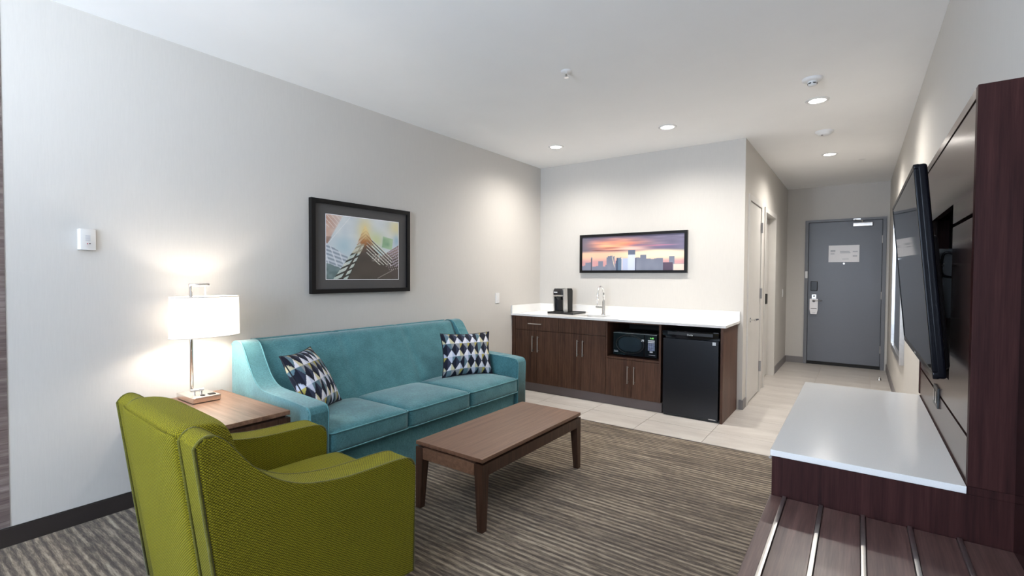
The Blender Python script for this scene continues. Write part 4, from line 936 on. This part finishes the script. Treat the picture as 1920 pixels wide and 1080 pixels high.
# ------------------------------------------------------------------ table lamp
def table_lamp():
    zt = 0.6102; t = thing('table_lamp', (0.20, 1.235, zt), 'lit metal table lamp with an oval white shade on the end table', 'lamp')
    bs = box('base', 0.085, 0.320, 1.160, 1.310, zt + 0.003, zt + 0.034, M['lampmetal'], t, 0.0015, 1)
    box('base_pad', 0.09, 0.315, 1.165, 1.305, zt, zt + 0.004, M['rubber'], t)
    box('power_outlet', 0.255, 0.285, 1.262, 1.296, zt + 0.033, zt + 0.037, M['blackmatte'], bs); box('usb_port', 0.255, 0.28, 1.222, 1.240, zt + 0.033, zt + 0.0365, M['blackmatte'], bs)
    px, py = 0.19, 1.203; zb = zt + 0.034
    tubeo('pole', [(px, py, zb + 0.018), (px, py, 1.297)], 0.0095, M['lampmetal'], t, 14)
    bm = bmesh.new(); tube(bm, [(px, py - 0.008, zb + 0.022), (px + 0.02, py + 0.058, zb + 0.022)], 0.0095, 12); obj('foot_rod', bm, M['lampmetal'], t, smooth=False)
    for q in (0.012, 0.045): cylo('foot_stud', (px + 0.3 * q, py + q, zb - 0.001), 'z', 0.006, 0.018, M['lampmetal'], t, 10)
    tubeo('top_arm', [(px, py - 0.009, 1.297), (px + 0.012, py + 0.095, 1.297)], 0.0095, M['lampmetal'], t, 12)
    cx, cy = 0.20, 1.278
    tubeo('drop_rod', [(cx, cy, 1.295), (cx, cy, 1.15)], 0.0055, M['white'], t, 8)
    z0, z1 = 0.985, 1.228; ra, rb = 0.105, 0.192           # oval drum shade
    bm = bmesh.new(); n = 64; R = []
    for k_, z in ((1.0, z0), (1.0, z0 + 0.004), (0.985, z1 - 0.004), (0.985, z1)):
        R.append([bm.verts.new((cx + ra * k_ * math.cos(2 * PI * k / n), cy + rb * k_ * math.sin(2 * PI * k / n), z)) for k in range(n)])
    for A, B in zip(R, R[1:]):
        for k in range(n): bm.faces.new((A[k], A[(k + 1) % n], B[(k + 1) % n], B[k]))
    sh = obj('shade', bm, M['shade'], t, smooth=True)
    for z, k_ in ((z0 + 0.002, 1.0), (z1 - 0.002, 0.985)): tubeo('rim', [(cx + ra * k_ * math.cos(2 * PI * k / n), cy + rb * k_ * math.sin(2 * PI * k / n), z) for k in range(n)], 0.003, M['shade'], sh, 6, True)
    bm = bmesh.new(); tube(bm, [(cx - ra * 0.98, cy, z1 - 0.01), (cx + ra * 0.98, cy, z1 - 0.01)], 0.002, 6); tube(bm, [(cx, cy - rb * 0.98, z1 - 0.01), (cx, cy + rb * 0.98, z1 - 0.01)], 0.002, 6); obj('spider', bm, M['steel'], t)
    cylo('socket', (cx, cy, 1.125), 'z', 0.018, 0.05, M['white'], t, 16)
    l = bpy.data.lights.new('lamp_bulb_light', 'POINT'); l.energy = LAMP_W; l.color = (1.0, 0.90, 0.78); l.shadow_soft_size = 0.032
    o = bpy.data.objects.new('lamp_bulb_light', l); COL.objects.link(o); o.parent = t; o.location = Vector((cx, cy, 1.070)) - WL[t]
    return t
table_lamp()

# ------------------------------------------------------------------ added fill uplight, unseen behind the camera, brightens ceiling and walls
def add_fill_uplight(x, y):
    t = thing('added_fill_lamp', (x, y, 0.004), 'added unseen uplight behind the camera that brightens the ceiling, shaped as a torchiere', 'fill light')
    cylo('base', (x, y, 0.004), 'z', 0.14, 0.022, M['steel'], t, 36, None, 0.004)
    tubeo('pole', [(x, y, 0.02), (x, y, 1.64)], 0.012, M['steel'], t, 14)
    bm = bmesh.new(); lathe(bm, (x, y, 1.62), [(0.012, 0.0), (0.05, 0.012), (0.11, 0.05), (0.15, 0.11), (0.153, 0.112), (0.114, 0.054), (0.05, 0.018), (0.0001, 0.010)], 40); obj('bowl', bm, M['steel'], t, smooth=True)
    cylo('bulb', (x, y, 1.632), 'z', 0.03, 0.03, M['led'], t, 20)
    l = bpy.data.lights.new('fill_beam', 'SPOT'); l.energy = FILL_W; l.color = (0.78, 0.88, 1.0); l.spot_size = math.radians(165); l.spot_blend = 0.8; l.shadow_soft_size = 0.08
    o = bpy.data.objects.new('fill_beam', l); COL.objects.link(o); o.parent = t; o.location = (0, 0, 1.720); o.rotation_euler = (math.radians(140), 0, 0)
add_fill_uplight(1.8, -1.35)

# ================================================================== MEDIA WALL, DRESSER, BENCH, TV
XP, PY0, PY1, PZ1 = 3.657, 1.742, 3.045, 1.864
def media_panel():
    t = thing('media_panel', (3.71, (PY0 + PY1) / 2, 0.802), 'dark wood media wall panel behind the television', 'wall panel')
    box('side_board', XP, W - 0.001, PY0, PY0 + 0.028, 0.803, PZ1, M['dwood'], t, 0.001, 1)
    box('side_board', XP, W - 0.001, PY1 - 0.028, PY1, 0.803, PZ1, M['dwood'], t, 0.001, 1)
    box('top_board', XP, W - 0.001, PY0 + 0.028, PY1 - 0.028, PZ1 - 0.028, PZ1, M['pwood_lit'], t, 0.001, 1)
    box('back_board', XP + 0.06, W - 0.001, PY0 + 0.028, PY1 - 0.028, 0.803, PZ1 - 0.028, M['darkvoid'], t)
    a0, a1 = PY0 + 0.031, PY1 - 0.031; o0, o1 = 2.132, 2.72
    def pan(nm, polys):
        bm = bmesh.new()
        for y0, y1, z0, z1 in polys: bx(bm, XP + 0.003, XP + 0.022, y0, y1, z0, z1)
        return obj(nm, bm, M['pwood_lit'], t)
    zs = 1.535
    pan('upper_panel', [(a0, a1, 1.600, PZ1 - 0.032), (a0, o0, zs, 1.600), (o1, a1, zs, 1.600)])
    pan('side_panel', [(a0, o0, 0.932, zs - 0.012)]); pan('side_panel', [(o1, a1, 0.932, zs - 0.012)])
    pan('centre_panel', [(o0, o1, 0.932, 1.02)]); pan('lower_panel', [(a0, a1, 0.805, 0.922)])
    bm = bmesh.new(); bx(bm, XP + 0.022, XP + 0.06, o0 - 0.0, o0 + 0.008, 1.02, 1.6); bx(bm, XP + 0.022, XP + 0.06, o1 - 0.008, o1, 1.02, 1.6); bx(bm, XP + 0.022, XP + 0.06, o0, o1, 1.40, 1.412); obj('recess_lining', bm, M['dwood'], t)
    oc = box('outlet', XP - 0.004, XP + 0.004, 2.335, 2.45, 0.878, 0.953, M['black'], t, 0.002)
    for y in (2.365, 2.42): box('socket', XP - 0.0055, XP - 0.003, y - 0.018, y + 0.018, 0.895, 0.937, M['gloss'], oc)
    return t
media_panel()
def dresser():
    x0, y0, y1 = 3.192, 1.743, 2.985
    t = thing('dresser', (3.47, (y0 + y1) / 2, 0.004), 'dark wood media dresser with a white quartz top under the television', 'dresser')
    box('body', x0 + 0.022, W - 0.001, y0 + 0.004, y1 - 0.004, 0.08, 0.7815, M['dwood'], t)
    box('end_board', x0 + 0.003, W - 0.0012, y0, y0 + 0.02, 0.004, 0.7815, M['dwood'], t, 0.001, 1)
    box('end_board', x0 + 0.003, W - 0.0012, y1 - 0.02, y1, 0.004, 0.7815, M['dwood'], t, 0.001, 1)
    box('plinth', x0 + 0.05, W - 0.01, y0 + 0.02, y1 - 0.02, 0.004, 0.08, M['black'], t)
    n = 3; w = (y1 - y0 - 0.05) / n
    for k in range(n):
        for z0, z1 in ((0.09, 0.425), (0.43, 0.774)):
            d = box('drawer', x0 + 0.003, x0 + 0.021, y0 + 0.025 + k * w + 0.002, y0 + 0.025 + (k + 1) * w - 0.002, z0, z1, M['dwood'], t, 0.001, 1)
            ym = y0 + 0.025 + (k + 0.5) * w; bm = bmesh.new(); tube(bm, [(x0 - 0.022, ym - 0.07, z1 - 0.05), (x0 - 0.022, ym + 0.07, z1 - 0.05)], 0.005, 8)
            for s in (-0.055, 0.055): tube(bm, [(x0 - 0.022, ym + s, z1 - 0.05), (x0 + 0.004, ym + s, z1 - 0.05)], 0.0045, 8)
            obj('handle', bm, M['steel'], d)
    bm = bmesh.new(); bx(bm, x0 - 0.002, XP - 0.001, y0 - 0.002, y1, 0.782, 0.802); bev(bm, 0.0012, 1); obj('quartz_top', bm, M['quartz'], t, wn=True)
    box('back_rail', XP, W - 0.0012, y0, y1, 0.782, 0.8025, M['dwood'], t)
    return t
dresser()
def bench():
    x0, y0, y1, zt = 3.192, 0.58, 1.740, 0.656
    t = thing('luggage_bench', (3.47, (y0 + y1) / 2, 0.004), 'wooden slatted luggage bench with metal strips, lower than the dresser', 'bench')
    box('body', x0 + 0.004, W - 0.001, y0 + 0.004, y1 - 0.002, 0.45, zt - 0.020, M['dwood'], t, 0.002, 1)
    for x in (x0 + 0.03, W - 0.07):
        for y in (y0 + 0.03, y1 - 0.08): box('leg', x, x + 0.05, y, y + 0.05, 0.0045, 0.451, M['dwood'], t)
    xs = [3.233, 3.331, 3.4345, 3.541, 3.644, 3.755]; prev = x0
    for k, xc in enumerate(xs):
        a, b = prev, xc - 0.0065
        box('slat', a, b, y0, y1, zt - 0.0205, zt, M['bwood'], t, 0.0012, 1)
        if k < 5: box('metal_strip', xc - 0.0055, xc + 0.0055, y0, y1, zt - 0.0205, zt + 0.005, M['strip'], t, 0.001, 1)
        prev = xc + 0.0065
    M['gwood'] = wood('bench_back_gloss_laminate', srgb(26, 13, 13), srgb(38, 20, 20), srgb(50, 28, 28), 'z', 1, 0.22, 0.3, 60)
    box('back_panel', W - 0.016, W - 0.001, y0, y1, zt + 0.001, 1.86, M['gwood'], t, 0.001, 1)
    return t
bench()
def television():
    yc, zc = 2.345, 1.377; hw, hh = 0.535, 0.309
    t = thing('television', (3.58, yc, zc - hh), 'large black flat television tilted forward on the media panel', 'television')
    Mx = Matrix.Translation((3.563, yc, zc)) @ Matrix.Rotation(-0.090, 4, 'Y')      # local: -X faces the room
    def part(name, bm, m, parent=t, **k):
        bmesh.ops.transform(bm, matrix=Mx, verts=bm.verts[:]); return obj(name, bm, m, parent, **k)
    bm = bmesh.new(); bx(bm, 0.004, 0.030, -hw, hw, -hh, hh); bev(bm, 0.008, 3); part('housing', bm, M['tvblack'], wn=True)
    bm = bmesh.new(); b = 0.013
    for q in ((-hw, hw, -hh, -hh + 0.020), (-hw, hw, hh - b, hh), (-hw, -hw + b, -hh + 0.020, hh - b), (hw - b, hw, -hh + 0.020, hh - b)): bx(bm, -0.002, 0.012, *q)
    bev(bm, 0.0018, 1); part('bezel', bm, M['tvblack'], wn=True)
    bm = bmesh.new(); bx(bm, 0.000, 0.010, -hw + b, hw - b, -hh + 0.020, hh - b); part('screen', bm, M['screen'])
    bm = bmesh.new(); bx(bm, 0.026, 0.050, -hw * 0.8, hw * 0.8, -hh + 0.01, hh * 0.35); bev(bm, 0.012, 3); part('rear_cover', bm, M['black'], wn=True)
    bm = bmesh.new(); bx(bm, -0.0025, -0.0015, -0.02, 0.02, -hh + 0.007, -hh + 0.013); part('logo_bar', bm, M['steel'])
    bm = bmesh.new(); bx(bm, XP + 0.035, XP + 0.059, 2.16, 2.60, 1.24, 1.44); obj('wall_bracket', bm, M['blackmatte'], t)
    for y in (2.26, 2.48): box('mount_arm', 3.60, XP + 0.036, y - 0.016, y + 0.016, 1.22, 1.46, M['black'], t)
    cb = [(XP + 0.03, 2.20, 1.43), (XP - 0.005, 2.19, 1.445), (XP - 0.015, 2.20, 1.42), (XP - 0.01, 2.22, 1.37), (XP + 0.02, 2.24, 1.36)]
    tubeo('cable', cat_rom(cb, 5), 0.004, M['black'], t, 6)
    tubeo('cable_tie', [(XP - 0.012, 2.175, 1.405), (XP - 0.012, 2.225, 1.40)], 0.003, M['steel'], t, 6)
    return t
television()
for o in bpy.data.objects:
    if o.type == 'MESH': o.data.update()
